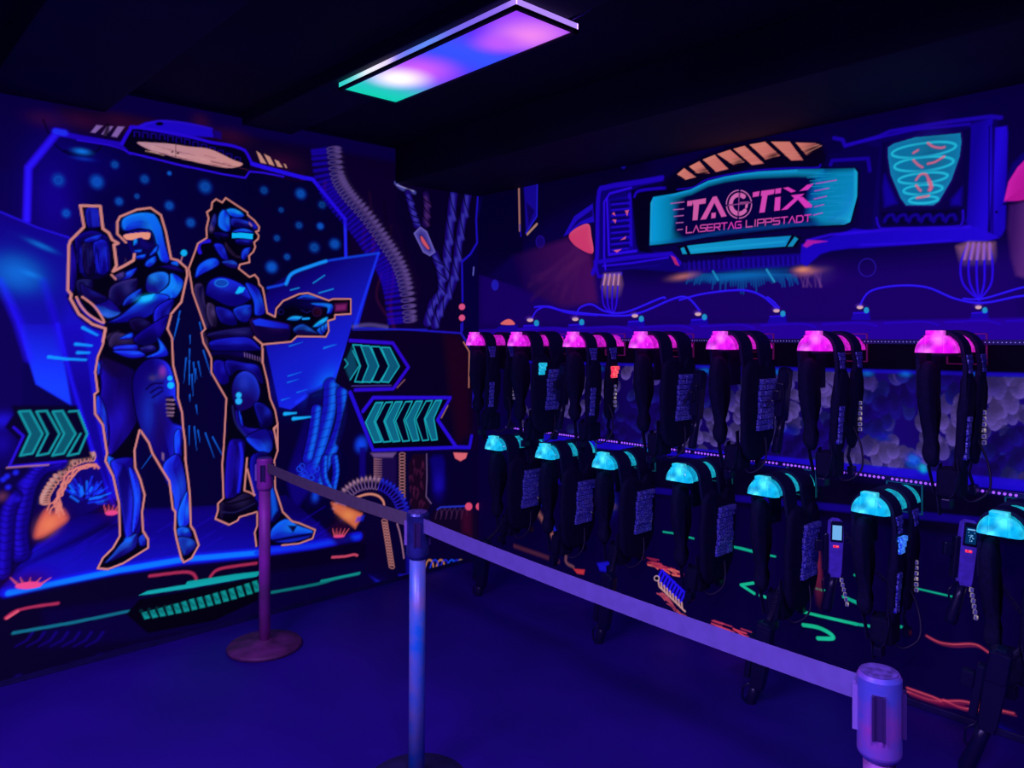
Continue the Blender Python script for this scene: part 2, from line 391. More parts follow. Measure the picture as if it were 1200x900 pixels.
    # right slope of the frame
    C.line(pts('H','575,360 700,395 870,440 930,450')+pts('L2','612,470'), 4.6, (42,32,240), 1, 1.2)
    C.line(pts('L2','612,470 615,610'), 4.2, (46,44,240), .95, 1.2)
    for q in ('600,285 622,300 660,360 625,352', '645,302 680,320 706,372 675,362', '706,335 730,345 755,382 725,376', '760,360 772,364 780,386 772,384'):
        C.fill(pts('H',q), (225,160,140), .95, .8)
    # stars and soft dots of the arch interior
    for x, y, r, b in [(68,211,8,1),(113,213,8,1.2),(134,193,5,1),(169,210,5.5,1),(139,236,5,1.1),(160,230,3.5,.9),(198,241,5.5,1.1),(223,261,5.5,1.1),(240,219,7.5,1.1),
        (77,250,5.5,1.1),(309,223,5,.9),(352,227,6,1.2),(377,240,5,.8),(329,246,3.6,.8),(350,264,4.5,.9),(375,265,4,1.3),(324,279,4,.9),(368,290,6,1),(392,286,6,1.2),(336,301,4,1),(318,313,6.5,1.3),(198,203,2.5,1.4)]:
        C.blob(x, y, r, r, (26*b,62*b,min(255,190*b)), .55, 0, 3); C.ring(x, y, r*.55, .7, (40,80,215), .35)
    # ribbed hose
    HZ = curve(pts('L2','545,225 560,330 600,400 665,475 725,560 775,640 800,720 815,830'), 6)
    for i, (x, y) in enumerate(HZ):
        t = i/len(HZ); w = 17
        j = min(i+1, len(HZ)-1); k = max(i-1, 0); dx, dy = HZ[j]-HZ[k]; L = math.hypot(dx,dy); nx, ny = -dy/L, dx/L
        if nx < 0: nx, ny = -nx, -ny
        C.line([(x-nx*w*.95,y-ny*w*.95),(x+nx*w*.3,y+ny*w*.3)], 3.4, (30,20,205), .6, 3)
    for i, (x, y) in enumerate(HZ):
        j = min(i+1, len(HZ)-1); k = max(i-1, 0); dx, dy = HZ[j]-HZ[k]; L = math.hypot(dx,dy); nx, ny = -dy/L, dx/L
        if nx < 0: nx, ny = -nx, -ny
        cx, cy = x+nx*9, y+ny*9
        C.disc(cx-nx, cy-ny, 8.5, (40,26,96), .9, 2, 2.6, math.atan2(ny, nx))
        C.ring(cx, cy, 8, .9, (104,80,150), .65, 2.3, 1.2, math.atan2(ny, nx))
        C.blob(cx+nx*4, cy+ny*4, 4, 1.6, (120,92,165), .7, math.atan2(ny, nx))
    # ropes by the corner
    C.fill(pts('X','110,90 540,110 540,400 450,490 450,850 200,850 240,600 110,250'), (7,2,40), .75, 6)
    C.line(pts('X','105,65 140,95 205,115'), 4, (90,90,200), .7, 2.5, True); C.line(pts('X','110,75 200,108'), 1.2, (180,170,230), .8)
    def rope(P, w, n, lo=(30,14,110), hi=(80,60,190)):
        P = curve(P, 14); m = len(P)
        C.line(P, w*2.1, (3,0,22), .9, 3); C.line(P, w*1.6, lo, .95, 2.5)
        for i in range(n):
            a = P[int(i/n*(m-2))]; b = P[min(m-1, int((i+1.25)/n*(m-2)))]
            d = b-a; L = math.hypot(*d)+1e-6; nn = np.array([-d[1], d[0]])/L
            C.line([a+nn*w*.1+(b-a)*.25, (a+b)/2-nn*w*.1+(b-a)*.2, b-nn*w*.5], w*.75, hi, .75, w*.6, True)
            C.line([a+nn*w*.95, (a+b)/2+nn*w*.2, b-nn*w*.95], 1.6, (2,0,16), .95, 1.2, True)
    rope(pts('X','265,130 270,200 262,280'), 6, 3, (30,12,80), (80,40,120))
    rope(pts('X','415,90 400,220 385,360 375,450 370,560'), 7.5, 4)
    rope(pts('X','490,110 465,230 440,370 425,500 400,610 345,720 310,810'), 7, 7)
    rope(pts('X','170,120 195,220 215,285'), 5.5, 4)
    rope(pts('X','310,440 340,530 345,640 300,700 270,800'), 6.5, 6)
    C.fill(pts('X','200,330 235,295 270,320 315,430 285,450 250,430'), (60,50,150), 1, 1.5)
    C.rim(pts('X','200,330 235,295 270,320 315,430 285,450 250,430'), (130,120,215), 2.2, .9)
    C.fill(pts('X','232,340 250,350 283,400 286,420 270,412 240,375'), (10,0,30), 1, 2, True)
    C.fill(pts('X','236,345 250,354 280,402 282,416 268,408 243,375'), (225,90,110), 1, 1, True)
    # corner frame line and two pink lamps
    C.fill(pts('X','460,500 540,380 545,900 460,880'), (5,2,56), 1, 2)
    C.line(pts('X','540,120 530,260 535,380 500,440 455,480 458,690'), 2.6, (36,34,200), .9, 1.3)
    C.line(pts('X','458,800 458,850'), 2, (36,34,200), .9)
    for y in (718, 776): C.disc(*pts('X','455,%d'%y)[0], 3.6, (240,90,140), 1, 1.2)
    C.line(pts('X','517,510 514,550'), 1.6, (120,120,240), .8)
    # wing panels either side of the figures
    WL = pts('L1','0,445 140,500 240,530 330,640 360,900')+pts('L3','430,640 340,560 250,285 125,210 60,0')+[(-40,240)]
    C.grad(WL, (16,10,120), (22,24,190), (20,260), (70,440), 1, 2)
    C.fill(pts('P','0,262 60,275 95,300 60,420 30,380 0,330'), (14,16,130), .6, 12)
    for q, cc in (('60,0 125,210 250,285 235,180 200,0', (34,56,245)), ('200,0 250,285 340,560 400,640 330,300 290,0', (14,8,120))):
        C.grad(pts('L3',q), cc, (22,20,170), (60,450), (70,380), .9, 3)
    C.line(pts('L1','0,445 130,500 240,535'), 1.8, (40,34,220), .9, 2)
    C.line(pts('L1','0,690 60,830 100,960'), 7, (40,34,240), .65, 8); C.line(pts('L1','150,690 185,800 215,930'), 6, (30,24,210), .6, 8)
    C.line(pts('L3','200,0 250,200 340,500 400,640'), 3.5, (30,30,235), .8, 4)
    for x, y, rx, ry, an in [(48,288,16,3,.35),(35,321,11,3.4,.3),(20,320,30,20,.2)]:
        C.blob(x, y, rx, ry, (44,96,230), .5, an)
    for q in ('170,115 230,122 300,125', '272,100 312,100', '265,70 320,75', '290,12 340,38'):
        C.line(pts('L3',q), 3.6, (36,110,250), .85, 2, False, False, 2.2)
    WR = pts('L2','345,710 420,660 560,615 730,590 650,880')+pts('L4','575,185 540,215 420,300 380,290 330,60 320,-60')
    C.grad(WR, (12,5,92), (30,40,225), (330,330), (395,440), 1, 1.5)
    C.blob(352, 445, 30, 22, (20,34,190), .7, -.5); C.blob(383, 452, 14, 22, (36,80,250), .75, .5)
    C.line(pts('L2','730,590 645,850')+pts('L4','640,20 575,185 440,275'), 3, (40,52,250), .9, 2.5)
    C.line(pts('L2','340,712 405,695 425,662 500,632 560,615 730,590'), 2.4, (34,60,235), .9, 2.2, True)
    C.line(pts('L2','405,698 425,662 490,636 545,618'), 3.6, (50,110,255), .85, 2, True)
    for i in range(24):
        x = rnd.uniform(325, 400); y = rnd.uniform(330, 470); l = rnd.uniform(6, 20)
        if x+l < 430-(y-300)*.3: C.line([(x,y),(x+l,y-l*.3)], 1.6, (44,96,245), .6, 1.2, False, False, .3)
    for q in ('500,695 540,668','420,720 450,712','520,730 570,716','480,765 600,755'): C.line(pts('L2',q), 1.4, (60,120,255), .6, 1.2)
    # sparks between the figures
    for i in range(34):
        x = rnd.gauss(222, 17); y = rnd.uniform(360, 525); l = rnd.uniform(8, 32); k = (x-222)*.02
        C.line([(x,y),(x+k*l,y+l)], 1.5, (36,80,235), .7, 1, False, False, .3)
    # cocoon and tubes right of the second figure
    C.fill(pts('L4','480,240 560,210 620,240 640,330 600,460 560,600 480,640 440,520'), (6,3,60), .9, 6)
    C.grad(pts('P','360,480 385,462 372,560 345,600 335,560'), (8,4,80), (16,12,120), (340,500), (370,560), .8, 6)
    for q, w in (('560,215 555,300 530,400 500,500', 17), ('600,240 600,330 570,430 530,520 515,580', 14), ('510,300 500,380 480,470', 12), ('575,470 580,520 570,580', 8), ('540,470 540,540 565,590', 7)):
        P = pts('L4',q); C.line(P, w+3, BLK, .8, 2, True); C.line(P, w, (20,24,170), 1, 2, True)
        Pc = curve(P, 10); C.line(Pc+np.array([w*.22,-1]), w*.4, (46,84,250), .75, w*.4)
        for i in range(2, len(Pc)-1, 3):
            C.line([Pc[i]+np.array([-w*.45,2]), Pc[i]+np.array([w*.45,-2])], 1, (8,4,80), .6, 1)
    for i in range(12):
        x, y = rnd.uniform(350,372), rnd.uniform(545,562); C.ring(x, y, 3.2, 1.2, (38,60,230), .8)
    C.blob(362, 552, 11, 10, (30,34,200), .6); C.blob(369, 582, 4, 6, (34,60,220), .8)
    for q in ('400,315 440,312','430,332 490,326'): C.line(pts('L4',q), 4, (50,130,255), .9, 1.5, False, False, 1.5)
    # floor the figures stand on
    FL = pts('C','-450,950 -200,640 0,520 380,480 560,480 900,455')+pts('F','450,640 620,600 900,840')+pts('Q','640,330 643,360 470,385 200,430 0,440')+pts('M','300,170 0,235 -60,240')
    C.grad(FL, (10,4,84), (18,20,170), (200,600), (190,665), 1, 2)
    C.fill(pts('L3','380,660 620,650 830,640 860,700 500,720'), (16,12,130), .5, 8)
    for i in range(30):
        x = rnd.uniform(20, 380); y = 690-x*.12-rnd.uniform(5, 45); l = rnd.uniform(15, 45)
        C.line([(x,y),(x+l,y-l*.62)], 1.2, (30,24,190), .4, 2)
    C.fill(pts('M','0,170 60,110 500,-120 560,-100 120,90 20,190'), (4,1,30), .7, 8)
    EDGE = pts('M','40,220 240,180 560,112 860,62 1200,32')+pts('Q','320,400 470,384 643,350')
    C.line(EDGE, 12, (20,32,215), .9, 3.5); C.line(EDGE[:5], 6.5, (24,84,250), .95, 2.5)
    C.line(EDGE[4:], 5, (22,50,230), .9, 2.5)
    C.fill(pts('P','395,600 440,680 480,680 480,700 440,700 380,620'), (4,1,34), .8, 6)
    # coiled creature lower left with burning edge
    CR = pts('Z','150,640 140,560 165,480 200,400 260,330 350,270 440,285 480,400 460,480 300,560 200,640')
    C.grad(CR, (10,4,60), (12,10,100), (40,600), (110,560), 1, 3, True)
    for i in range(60):
        t = rnd.random(); an = -2.6+t*2.7; x0, y0 = 100+rnd.uniform(-4,4), 588+rnd.uniform(-4,4); r0 = rnd.uniform(6,20); r1 = r0+rnd.uniform(5,14)
        C.line([(x0+r0*math.cos(an),y0+r0*math.sin(an)*.95),(x0+r1*math.cos(an),y0+r1*math.sin(an)*.95)], 2, rnd.choice([(30,48,230),(20,20,160),(40,80,250)]), .7, 1.5)
    C.fill(pts('Z','160,620 175,560 210,500 240,520 270,490 300,520 300,550 240,590 190,620'), (225,98,74), .95, 7, True)
    C.blob(57, 614, 12, 9, (255,130,80), .7, -.6)
    CO = curve(pts('Z','205,465 205,440 225,400 262,350 320,290 375,262 425,255'), 3)
    for i in range(len(CO)):
        x, y = CO[i]; an = math.atan2(588-y, 105-x)
        C.disc(x, y, 6, (14,4,30), .9, 1, 3, an); C.ring(x, y, 5.2, 1.3, (215,140,120), .85, 2.6, .8, an); C.blob(x-2*math.cos(an), y-2*math.sin(an), 3, 1.3, (240,190,170), .7, an)
    for dx in (0, -3, 3):
        q = [(a+rnd.uniform(-2,2)+dx, b+rnd.uniform(-2,2)) for a, b in curve(pts('Z','265,510 262,450 285,400 310,350 350,315 400,298 435,300'), 3)]
        C.line(q, 2.2, (230,130,110), .9, 1.2, True)
    for q in ('225,515 235,490 262,480 270,530','215,500 230,470 265,470 290,520'): C.line(pts('Z',q), 1.8, (235,130,105), .8, 1, True)
    # ribbed columns at the far left
    for q, w in (('270,280 190,300 130,370 100,480 80,600 90,700', 19), ('60,440 30,520 20,640 10,790', 15)):
        P = curve(pts('Z',q), 8); C.line(P, w+5, (3,0,26), .9, 3); C.line(P, w, (14,8,110), 1, 4); C.line(P+np.array([-2,0]), w*.4, (34,26,200), .6, 5)
        for i in range(4, len(P), 2): C.line([P[i]+np.array([-w*.45,0]), P[i]+np.array([0,2.5]), P[i]+np.array([w*.45,0])], 1.3, (6,2,60), .7, 1, True)
    C.blob(30,565,8,4,(30,26,190),.7); C.blob(20,585,5,3,(30,26,190),.7); C.blob(3,493,14,9,(30,28,190),.8); C.blob(2,520,12,14,(20,14,140),.7)
    C.fill(pts('Z','0,310 45,300 150,310 70,380 60,420 0,480'), (6,2,50), .85, 4)
    for x, y in [(12,360),(70,328),(35,395),(30,345)]: C.blob(*pts('Z','%d,%d'%(x,y))[0], 3.6, 3.2, (34,40,220), .8, 0, 3)
    C.blob(2, 582, 6, 5, (120,60,80), .5)
    # hot vents
    for key, cx, cy, w, h in (('Z',510,513,29,11),('Z',130,845,62,16),('Y',85,543,32,7)):
        x, y = pts(key,'%d,%d'%(cx,cy))[0]; k = CROP[key][2]
        C.blob(x, y-6, w/k*1.5, 10, (50,4,50), .7)
        for i in range(5):
            u = (i-2)/2*w/k; C.line([(x+u*.8,y-1),(x+u*1.15+1,y-5),(x+u*1.5+2,y-9)], 3, (230,90,110), .85, 1.5, True, False, .5)
            C.line([(x+u*.8,y-2),(x+u*1.25+1.5,y-8)], 1, (20,0,30), .7)
        C.disc(x, y, w/k, (250,70,130), 1, 1.2, h/k, -.08)
    # plinth under the floor edge
    PL = pts('M','-60,260 240,190 560,130 1200,60')+pts('Q','470,400 643,370')+[(480,655),(480,690)]+pts('M','1200,355 640,460 0,640 -60,660')
    C.fill(PL, (5,1,30), .96, 4)
    C.fill(pts('M','200,300 600,250 1200,130')+pts('P','480,650 470,686')+pts('M','1200,340 640,440 200,480'), (7,2,56), .6, 8)
    for q in ('25,335 70,305 150,285 270,268','700,140 850,122 900,128 918,152','985,142 1010,115 1060,100 1200,80'):
        C.line(pts('M',q), 3.2, (190,50,90), .75, 1.8, True)
    C.line(pts('M','30,338 80,306'), 3, (240,90,110), .8, 1.2); C.line(pts('Y','45,665 120,660 170,650 192,655'), 2.6, (225,80,110), .85, 1.4, True)
    C.line(pts('M','60,407 340,358 600,305'), 3.4, (16,110,130), .9, 1.4); 
    C.fill(pts('M','650,230 690,210 900,175 1200,125 1200,142 900,195 700,225'), (16,170,165), 1, 1.2)
    C.line(pts('M','1200,134')+pts('Q','0,526 180,498 263,488'), 4.4, (14,165,160), .95, 1.2)
    C.line(pts('Q','315,560 480,530 560,508 643,490'), 3, (10,120,120), .9, 1.4, True)
    C.line(pts('Y','-20,805 100,780 205,758'), 2.6, (16,150,140), .9, 1.2)
    VP = pts('M','590,320 650,250 1200,150')+pts('Q','263,500 263,590')+pts('M','1000,350 690,408')
    C.fill(VP, (2,0,12), 1, 1.5)
    for i in range(16):
        x = 672+i*37; y = 342-i*5.6-(i*i*.25)
        q = [(x-10,y-30-min(i,6)*3),(x+12,y-36-min(i,6)*3),(x+30,y-4),(x+4,y+1)]
        C.fill([(CROP['M'][0]+a/4, CROP['M'][1]+b/4) for a, b in q], (12,150,140), .95, 1)
        C.line([(CROP['M'][0]+(x-14)/4, CROP['M'][1]+(y-40)/4),(CROP['M'][0]+(x+14)/4, CROP['M'][1]+(y-20)/4)], 3, (4,60,66), .5, 2)
    for i in range(7): C.line([(x, y) for x, y in pts('M','%d,405 %d,440 %d,470'%(150+i*55,125+i*55,70+i*55))], 3, (24,14,130), .55, 3, False, False, 1)
    C.line(pts('M','-20,668 300,590 640,500 1200,355')+pts('Q','230,668 450,630 643,590'), 1.6, (40,26,150), .45, 2)
    for x, y in [(82,625),(465,530),(660,490)]: C.blob(*pts('M','%d,%d'%(x,y))[0], 4, 4, (40,36,190), .5)
    C.fill(pts('Y','255,760 300,755 440,830 450,850 340,850 290,800'), (24,30,170), .8, 4)
    # machinery right of the plinth: second coil, pipes, vent bank
    C.fill(pts('W','150,340 230,590 285,745 860,740 900,740 900,900')+pts('Y','900,700 880,760 430,860 240,760 240,500 100,330 150,100 60,0'), (6,2,44), .95, 3)
    C.blob(423, 521, 7, 9, (30,60,235), .9, 0, 3); C.fill(pts('W','205,720 240,720 240,900 205,900'), (16,10,110), .9, 3)
    C.fill(pts('Y','300,80 420,80 420,250 330,220'), (28,12,70), .9, 3); C.fill(pts('Y','270,55 420,52 400,80 290,80'), (110,80,140), .9, 2.5)
    for i in range(9): C.line(pts('Y','292,%d 335,%d'%(90+i*14,92+i*14)), 2.2, (150,100,120), .75, 1.2, False, False, .8)
    for i in range(15): C.disc(*pts('Y','%d,%d'%(455,62+i*18))[0], 3.6, (14,4,30), 1, 1, 1.8); [C.ring(*pts('Y','%d,%d'%(455,62+i*18))[0], 3.4, .9, (190,125,125), .8, 1.7)]
    C.fill(pts('Y','490,120 520,60 590,60 600,320 620,360 600,400 510,390'), (22,4,30), 1, 3)
    for i in range(22):
        x, y = rnd.uniform(500, 585), rnd.uniform(70, 370); C.line(pts('Y','%f,%f %f,%f'%(x,y,x+rnd.uniform(-14,14),y+30)), 3, (70,20,60), .7, 2, False, False, .8)
    C.line(pts('Y','598,60 600,200 595,310 625,350'), 1.4, (120,90,140), .8, 1)
    C.fill(pts('Y','620,90 640,70 690,70 705,110 700,270 640,280'), (12,10,110), .9, 6)
    C.blob(514, 568, 6, 14, (30,26,190), .5)
    for a0 in np.linspace(-2.95, -.1, 26):
        x, y = 434+38*math.cos(a0), 604+38*math.sin(a0)
        C.disc(x, y, 7.5, (10,3,50), 1, 1, 2.3, a0); C.ring(x, y, 7.2, 1.1, (120,88,140) if a0 < -1.3 else (50,40,190), .85, 2.1, .9, a0)
        C.blob(x+5*math.cos(a0), y+5*math.sin(a0), 2.6, 1.2, (200,150,160) if a0 < -1.3 else (40,50,220), .7, a0)
    C.fill(pts('Y','480,360 505,420 508,760 480,780'), (14,16,140), .85, 5)
    C.fill(pts('Y','240,420 340,430 400,720 260,740'), (10,3,44), .8, 5)
    for i in range(17): C.ring(*pts('Y','%f,%f'%(352+i*2.6,455+i*16.5))[0], 3.4, 1.1, (190,120,115), .85, 2.2, .9, .4)
    C.fill(pts('Y','40,345 100,360 220,410 210,440 180,495 150,470 60,400'), (225,110,70), .95, 4); C.blob(408, 604, 8, 5, (255,150,80), .7, .5)
    C.fill(pts('Y','190,430 235,420 225,450 180,460'), (30,40,200), .8, 3)
    C.line(pts('Y','175,318 200,310 240,298 280,296 320,310 345,340 350,380'), 2.4, (225,140,115), .95, 1.2, True)
    C.line(pts('Y','425,470 440,520 455,600 465,670'), 1.8, (170,120,150), .8, 1.2, True)
    C.fill(pts('Y','620,420 660,370 760,380 900,400 900,560 640,560'), (16,3,34), .9, 5)
    for i in range(6): C.line(pts('Y','%d,440 %d,395 %d,380 %d,420'%(650+i*30,662+i*30,678+i*30,686+i*30)), 1.4, (70,36,80), .7, 1.2, True)
    C.fill(pts('Y','800,390 860,390 860,540 810,520'), (66,8,44), .6, 8)
    C.line(pts('Y','660,385 680,372 820,366'), 1.8, (70,60,200), .9, 1.2)
    C.disc(*pts('Y','845,368')[0], 4.2, (240,80,120), 1, 1.2, 4.6)
    C.disc(*pts('Y','905,368')[0], 3.6, (240,80,120), 1, 1.2, 4.2)
    for x, cc in ((610,(200,130,80)),(675,(200,130,80)),(790,(150,120,90)),(640,(36,50,220)),(700,(40,40,200)),(740,(36,60,220)),(770,(30,40,200)),(830,(30,40,200)),(860,(24,26,160))):
        C.line(pts('Y','%d,740 %d,690 %d,682 %d,700 %d,745'%(x-25,x-8,x+10,x+24,x+30)), 2, cc, .85, 1.2, True)
    C.fill(pts('Y','430,765 500,762 510,780 440,785'), (26,26,170), .8, 2)
    C.fill(pts('Y','755,52 838,55 828,85 797,102 765,85'), (240,110,120), 1, 1.2)
    # board with the two arrow signs
    BD = pts('W','165,-10 175,25 800,55 845,150 875,480 860,700 850,725 285,740 235,590 150,400 60,340')
    C.fill(BD, (9,1,34), 1, 1.5)
    for i in range(9): C.line(pts('W','%d,%d %d,%d'%(740+6*i,90+i*70,850,20+i*70)), 1.6, (3,0,12), .8, 1.5)
    C.fill(pts('W','700,60 790,70 850,160 850,640 780,690 740,420'), (40,2,30), .55, 14)
    C.line(pts('W','170,20 500,32 800,52 800,0'), 2, (46,40,200), .85, 1.2)
    C.line(pts('W','800,52 850,130 878,150'), 2.6, (60,44,200), .8, 1.2)
    C.line(pts('W','872,135 880,300 872,480'), 3.6, (44,36,200), .85, 1.4); C.line(pts('W','815,105 848,160 846,370'), 1.6, (205,130,110), .85, 1)
    C.line(pts('L4','640,20 900,18'), 1.6, (60,50,190), .6, 1.2); C.line(pts('L4','640,8 700,2 760,10'), 4, (110,90,170), .5, 3, True)
    C.line(pts('W','150,400 285,735 720,722 770,720 850,722 862,655'), 4.4, (40,30,210), .95, 1.2); C.line(pts('W','660,555 770,715'), 4, (38,28,205), .95, 1.2)
    UP = pts('W','150,100 400,108 492,252 400,380 175,385 110,250')
    C.fill(UP, (4,0,26), 1, 1, rid=3); C.line(pts('W','150,95 400,110 492,252 402,378 180,385'), 4, (48,24,205), .95, 1.2)
    C.line(pts('W','160,362 390,358'), 1.3, (90,70,170), .6)
    C.line(pts('W','425,372 470,325'), 1.4, (170,110,120), .6)
    TE = (28,190,200)
    for i, x in enumerate((165, 212, 272, 332)):
        q = pts('W','%d,%d %d,%d %d,%d %d,%d %d,%d %d,%d'%(x,120+i*5, x+50,122+i*5, x+112-i*2,247, x+62-i*6,340, x+12-i*4,336, x+45,245))
        C.fill(q, (12,92,120) if i % 2 else (3,2,30), 1, 1, rid=3); C.line(q, 1.3, TE, .95, .9, False, True)
    C.fill(pts('W','130,200 160,130 190,250 150,325 125,270'), (12,70,100), .9, 3); C.line(pts('W','118,205 138,232 118,255'), 1.2, TE, .8); C.line(pts('W','165,155 205,240 150,325'), 1.3, TE, .9)
    LO = pts('W','225,510 285,428 738,428 662,560 765,712 290,728 238,590')
    C.fill(LO, (3,0,22), 1, 1, rid=4); C.line(pts('W','225,510 285,430 738,430 662,560 765,712'), 4, (48,30,215), .95, 1.2)
    C.line(pts('W','685,548 722,478'), 1.4, (190,130,110), .7)
    for i, x in enumerate((240, 298, 355, 415, 475, 535, 590)):
        q = pts('W','%d,%d %d,%d %d,%d %d,%d %d,%d %d,%d'%(x,575-i*3, x+60,460-i*2, x+102-i,458-i*2, x+50,570-i*3, x+95-i*4,688-i*2, x+50-i*2,692-i*2))
        C.fill(q, (3,2,30) if i % 2 else (14,108,134), 1, 1, rid=4); C.line(q, 1.3, TE, .95, .9, False, True)
    # arrow sign at the far left
    AL = pts('Z','-60,190 60,190 45,25 370,20 430,300 300,280 45,305')
    C.fill(pts('Z','20,120 60,60 50,20 350,20 420,260 300,275 40,300 85,180'), (4,1,34), 1, 3, rid=5)
    C.line(pts('Z','60,120 105,160 40,300 300,275'), 2.6, (44,30,205), .8, 1.5); C.line(pts('Z','30,305 220,292'), 1.8, (180,120,130), .7, 1.5)
    for i, x in enumerate((85, 165, 240, 315)):
        q = pts('Z','%d,%d %d,45 %d,150 %d,240 %d,250 %d,150'%(x,48, x+50-i*3, x+108-i*2-(20 if i==3 else 0), x+62-i*6, x+6-i*4, x+52))
        C.fill(q, (3,2,30) if i % 2 else (8,84,96), 1, 1, rid=5); C.line(q, 2.3, (18,150,150), .95, 1, False, i < 3)
    return C, rnd

def figures(C, rnd):
    BL, MID, HI, GR = (6,3,66), (14,10,120), (30,70,250), (52,38,92)
    def M(key, s, dark=MID, light=HI, side=(1,-1), w=4, **k): C.muscle(pts(key, s), dark, light, side, w, **k)
    # ---- woman with the raised gun
    top = pts('A','168,105 285,108 300,240 335,265 355,305 390,325 365,335 380,455 360,490 430,455 480,425 485,390 435,320 385,270 385,200 400,170 500,128 580,118 640,160 670,260 700,415 740,425 790,470 795,510 760,670 700,740 680,830 715,900')
    b1 = pts('B','550,0 528,75 555,130 562,290 590,400 590,480 615,570 620,650 632,740 635,850')+pts('C','632,180 650,310 660,400 665,580 685,610 712,695 670,770 625,795 610,770 580,650 572,600 575,500 560,480 540,320 490,240 440,155 420,95 372,25')
    b2 = pts('C','365,20 335,140 340,240 370,310 395,400 380,500 385,610 415,660 415,710 270,800 180,835 120,830 150,770 210,710 250,640 245,450 210,290 165,200 175,150')+pts('B','175,810 150,640 105,575 100,460 120,445 105,330 120,240 150,170 165,80')
    left = pts('A','300,900 315,825 240,800 160,740 110,650 115,625 95,600 100,340 110,310 150,270 190,230')
    sil = top[:-1]+b1+b2+left
    C.fill(sil, (5,1,40), 1, 2, rid=1)
    M('A','200,125 275,122 285,225 215,235', (14,10,120), (34,40,210))
    for i in range(14): x = rnd.uniform(205,272); C.line(pts('A','%f,130 %f,225'%(x,x+8)), 1.2, (36,40,200), .5, 1)
    M('A','135,330 150,280 240,250 330,290 355,380 340,500 250,540 170,500', (10,6,84), (26,22,180))
    M('A','175,340 230,320 265,400 250,500 200,500', (16,8,80), (60,44,130))
    M('A','245,320 330,320 340,480 270,500', (14,14,150), (30,44,230))
    M('A','195,300 290,270 285,300 210,325', (20,24,170), (30,50,220), w=3)
    M('A','110,350 130,340 150,470 135,600 105,590', (20,12,130), (34,24,180))
    for i in range(22):
        x = rnd.uniform(140, 335); C.line(pts('A','%f,%f %f,%f'%(x,rnd.uniform(330,400),x+rnd.uniform(-8,14),rnd.uniform(420,500))), 1.3, rnd.choice([(34,40,215),(60,50,150),(3,0,30)]), .45, 1.3)
    C.ring(*pts('A','195,590')[0], 8, 2.4, (52,44,120), .7, 10); M('A','150,540 240,540 235,600 180,625 150,600', (14,8,90), (60,50,130))
    # head
    M('A','410,200 440,165 520,145 600,155 640,220 660,320 690,430 640,430 600,330 575,270 520,240 430,255', (22,36,200), (40,100,255), (1,-1), 7)
    C.grad(pts('A','540,150 600,160 640,230 665,340 690,425 645,425 620,320 590,240'), (26,80,240), (26,40,220), (180,252), (195,305), .9, 3)
    C.blob(153, 262, 12, 5, (30,70,235), .6, -.3)
    M('A','425,270 570,245 610,320 615,360 570,420 500,420 480,400 440,320', (14,8,90), (30,30,180))
    C.blob(174, 281, 6, 5, (2,0,30), .8)
    C.fill(pts('A','430,275 560,262 578,280 565,302 540,298 520,290 470,305 435,300'), (255,158,128), 1, 1, True, rid=1)
    M('A','480,300 505,300 505,335 480,340', (24,40,200), (40,120,250), w=3); M('A','485,365 530,362 525,380 490,382', (30,50,210), HI, w=2); M('A','495,400 555,388 545,415 505,420', (20,30,190), HI, w=3)
    M('A','555,430 605,400 615,430 580,465 550,460', (26,40,200), HI); M('A','575,390 620,335 620,370 585,400', (20,40,210), HI, w=3)
    C.disc(*pts('A','775,382')[0], 3.8, (30,130,235), 1, 1.2); C.line(pts('A','765,405 755,440'), 1.4, (190,130,150), .8)
    M('A','700,435 740,430 745,460 710,460', (24,60,210), HI, w=3); M('A','430,410 440,430 425,450', (60,40,100), GR, w=2)
    # torso, arms
    M('A','390,520 490,470 495,490 440,550 400,550', (20,30,190), (40,60,240)); M('A','360,520 420,490 430,520 380,550', (50,40,110), (80,60,150))
    M('A','345,580 500,530 490,610 430,670 350,720', (20,10,90), (70,54,150)); M('A','415,690 440,640 525,590 515,650 440,690', (18,20,150), (40,60,225))
    M('A','550,560 570,510 640,490 685,510 680,570 620,620 560,610', (28,26,160), (60,90,245), (-1,-1), 8)
    M('A','620,625 685,570 700,500 770,540 760,600 720,650 660,640', (20,44,215), (40,100,255), (1,0), 8)
    M('A','760,500 640,470 590,480 690,450 780,490', (14,8,90), (30,24,150), w=3)
    M('A','240,680 320,640 400,715 395,745 330,765 270,730', (24,20,150), (70,70,200), (0,1), 7)
    M('A','170,560 240,600 330,650 240,680 180,625', (14,8,90), (50,40,150))
    M('A','400,750 540,640 620,620 690,640 640,700 540,770 420,790 330,790', (16,16,160), (36,60,240), (-1,-1), 7)
    C.blob(170, 350, 9, 4, (40,150,255), .9, -.25); C.fill(pts('A','525,640 605,622 580,655 540,660'), (44,150,255), .85, 1.5)
    M('A','600,720 700,650 720,670 690,740 670,830 620,870', (14,14,140), (34,40,230), (1,0), 6)
    M('A','455,780 520,760 590,800 560,850 480,840', (18,8,70), (50,36,120)); M('A','400,870 470,850 480,880 420,900', (24,28,190), HI, w=3)
    M('A','330,860 400,840 360,900 330,900', (50,36,90), (80,60,120), w=3)
    C.line(pts('A','110,640 160,735 240,800 310,825'), 8, (10,4,60), .9, 2, True); C.line(pts('A','150,660 210,745 300,800'), 4, (34,26,200), .8, 2.5, True)
    # pelvis and legs
    M('B','185,140 230,95 330,130 320,180 200,190', (50,34,90), (80,60,130)); M('B','250,130 320,100 325,130 270,140', (24,30,200), HI, w=3)
    M('B','330,130 520,0 530,40 480,140 400,180', (12,8,110), (26,22,180)); M('B','215,180 340,168 352,200 240,215', (24,24,180), (44,50,230), w=4)
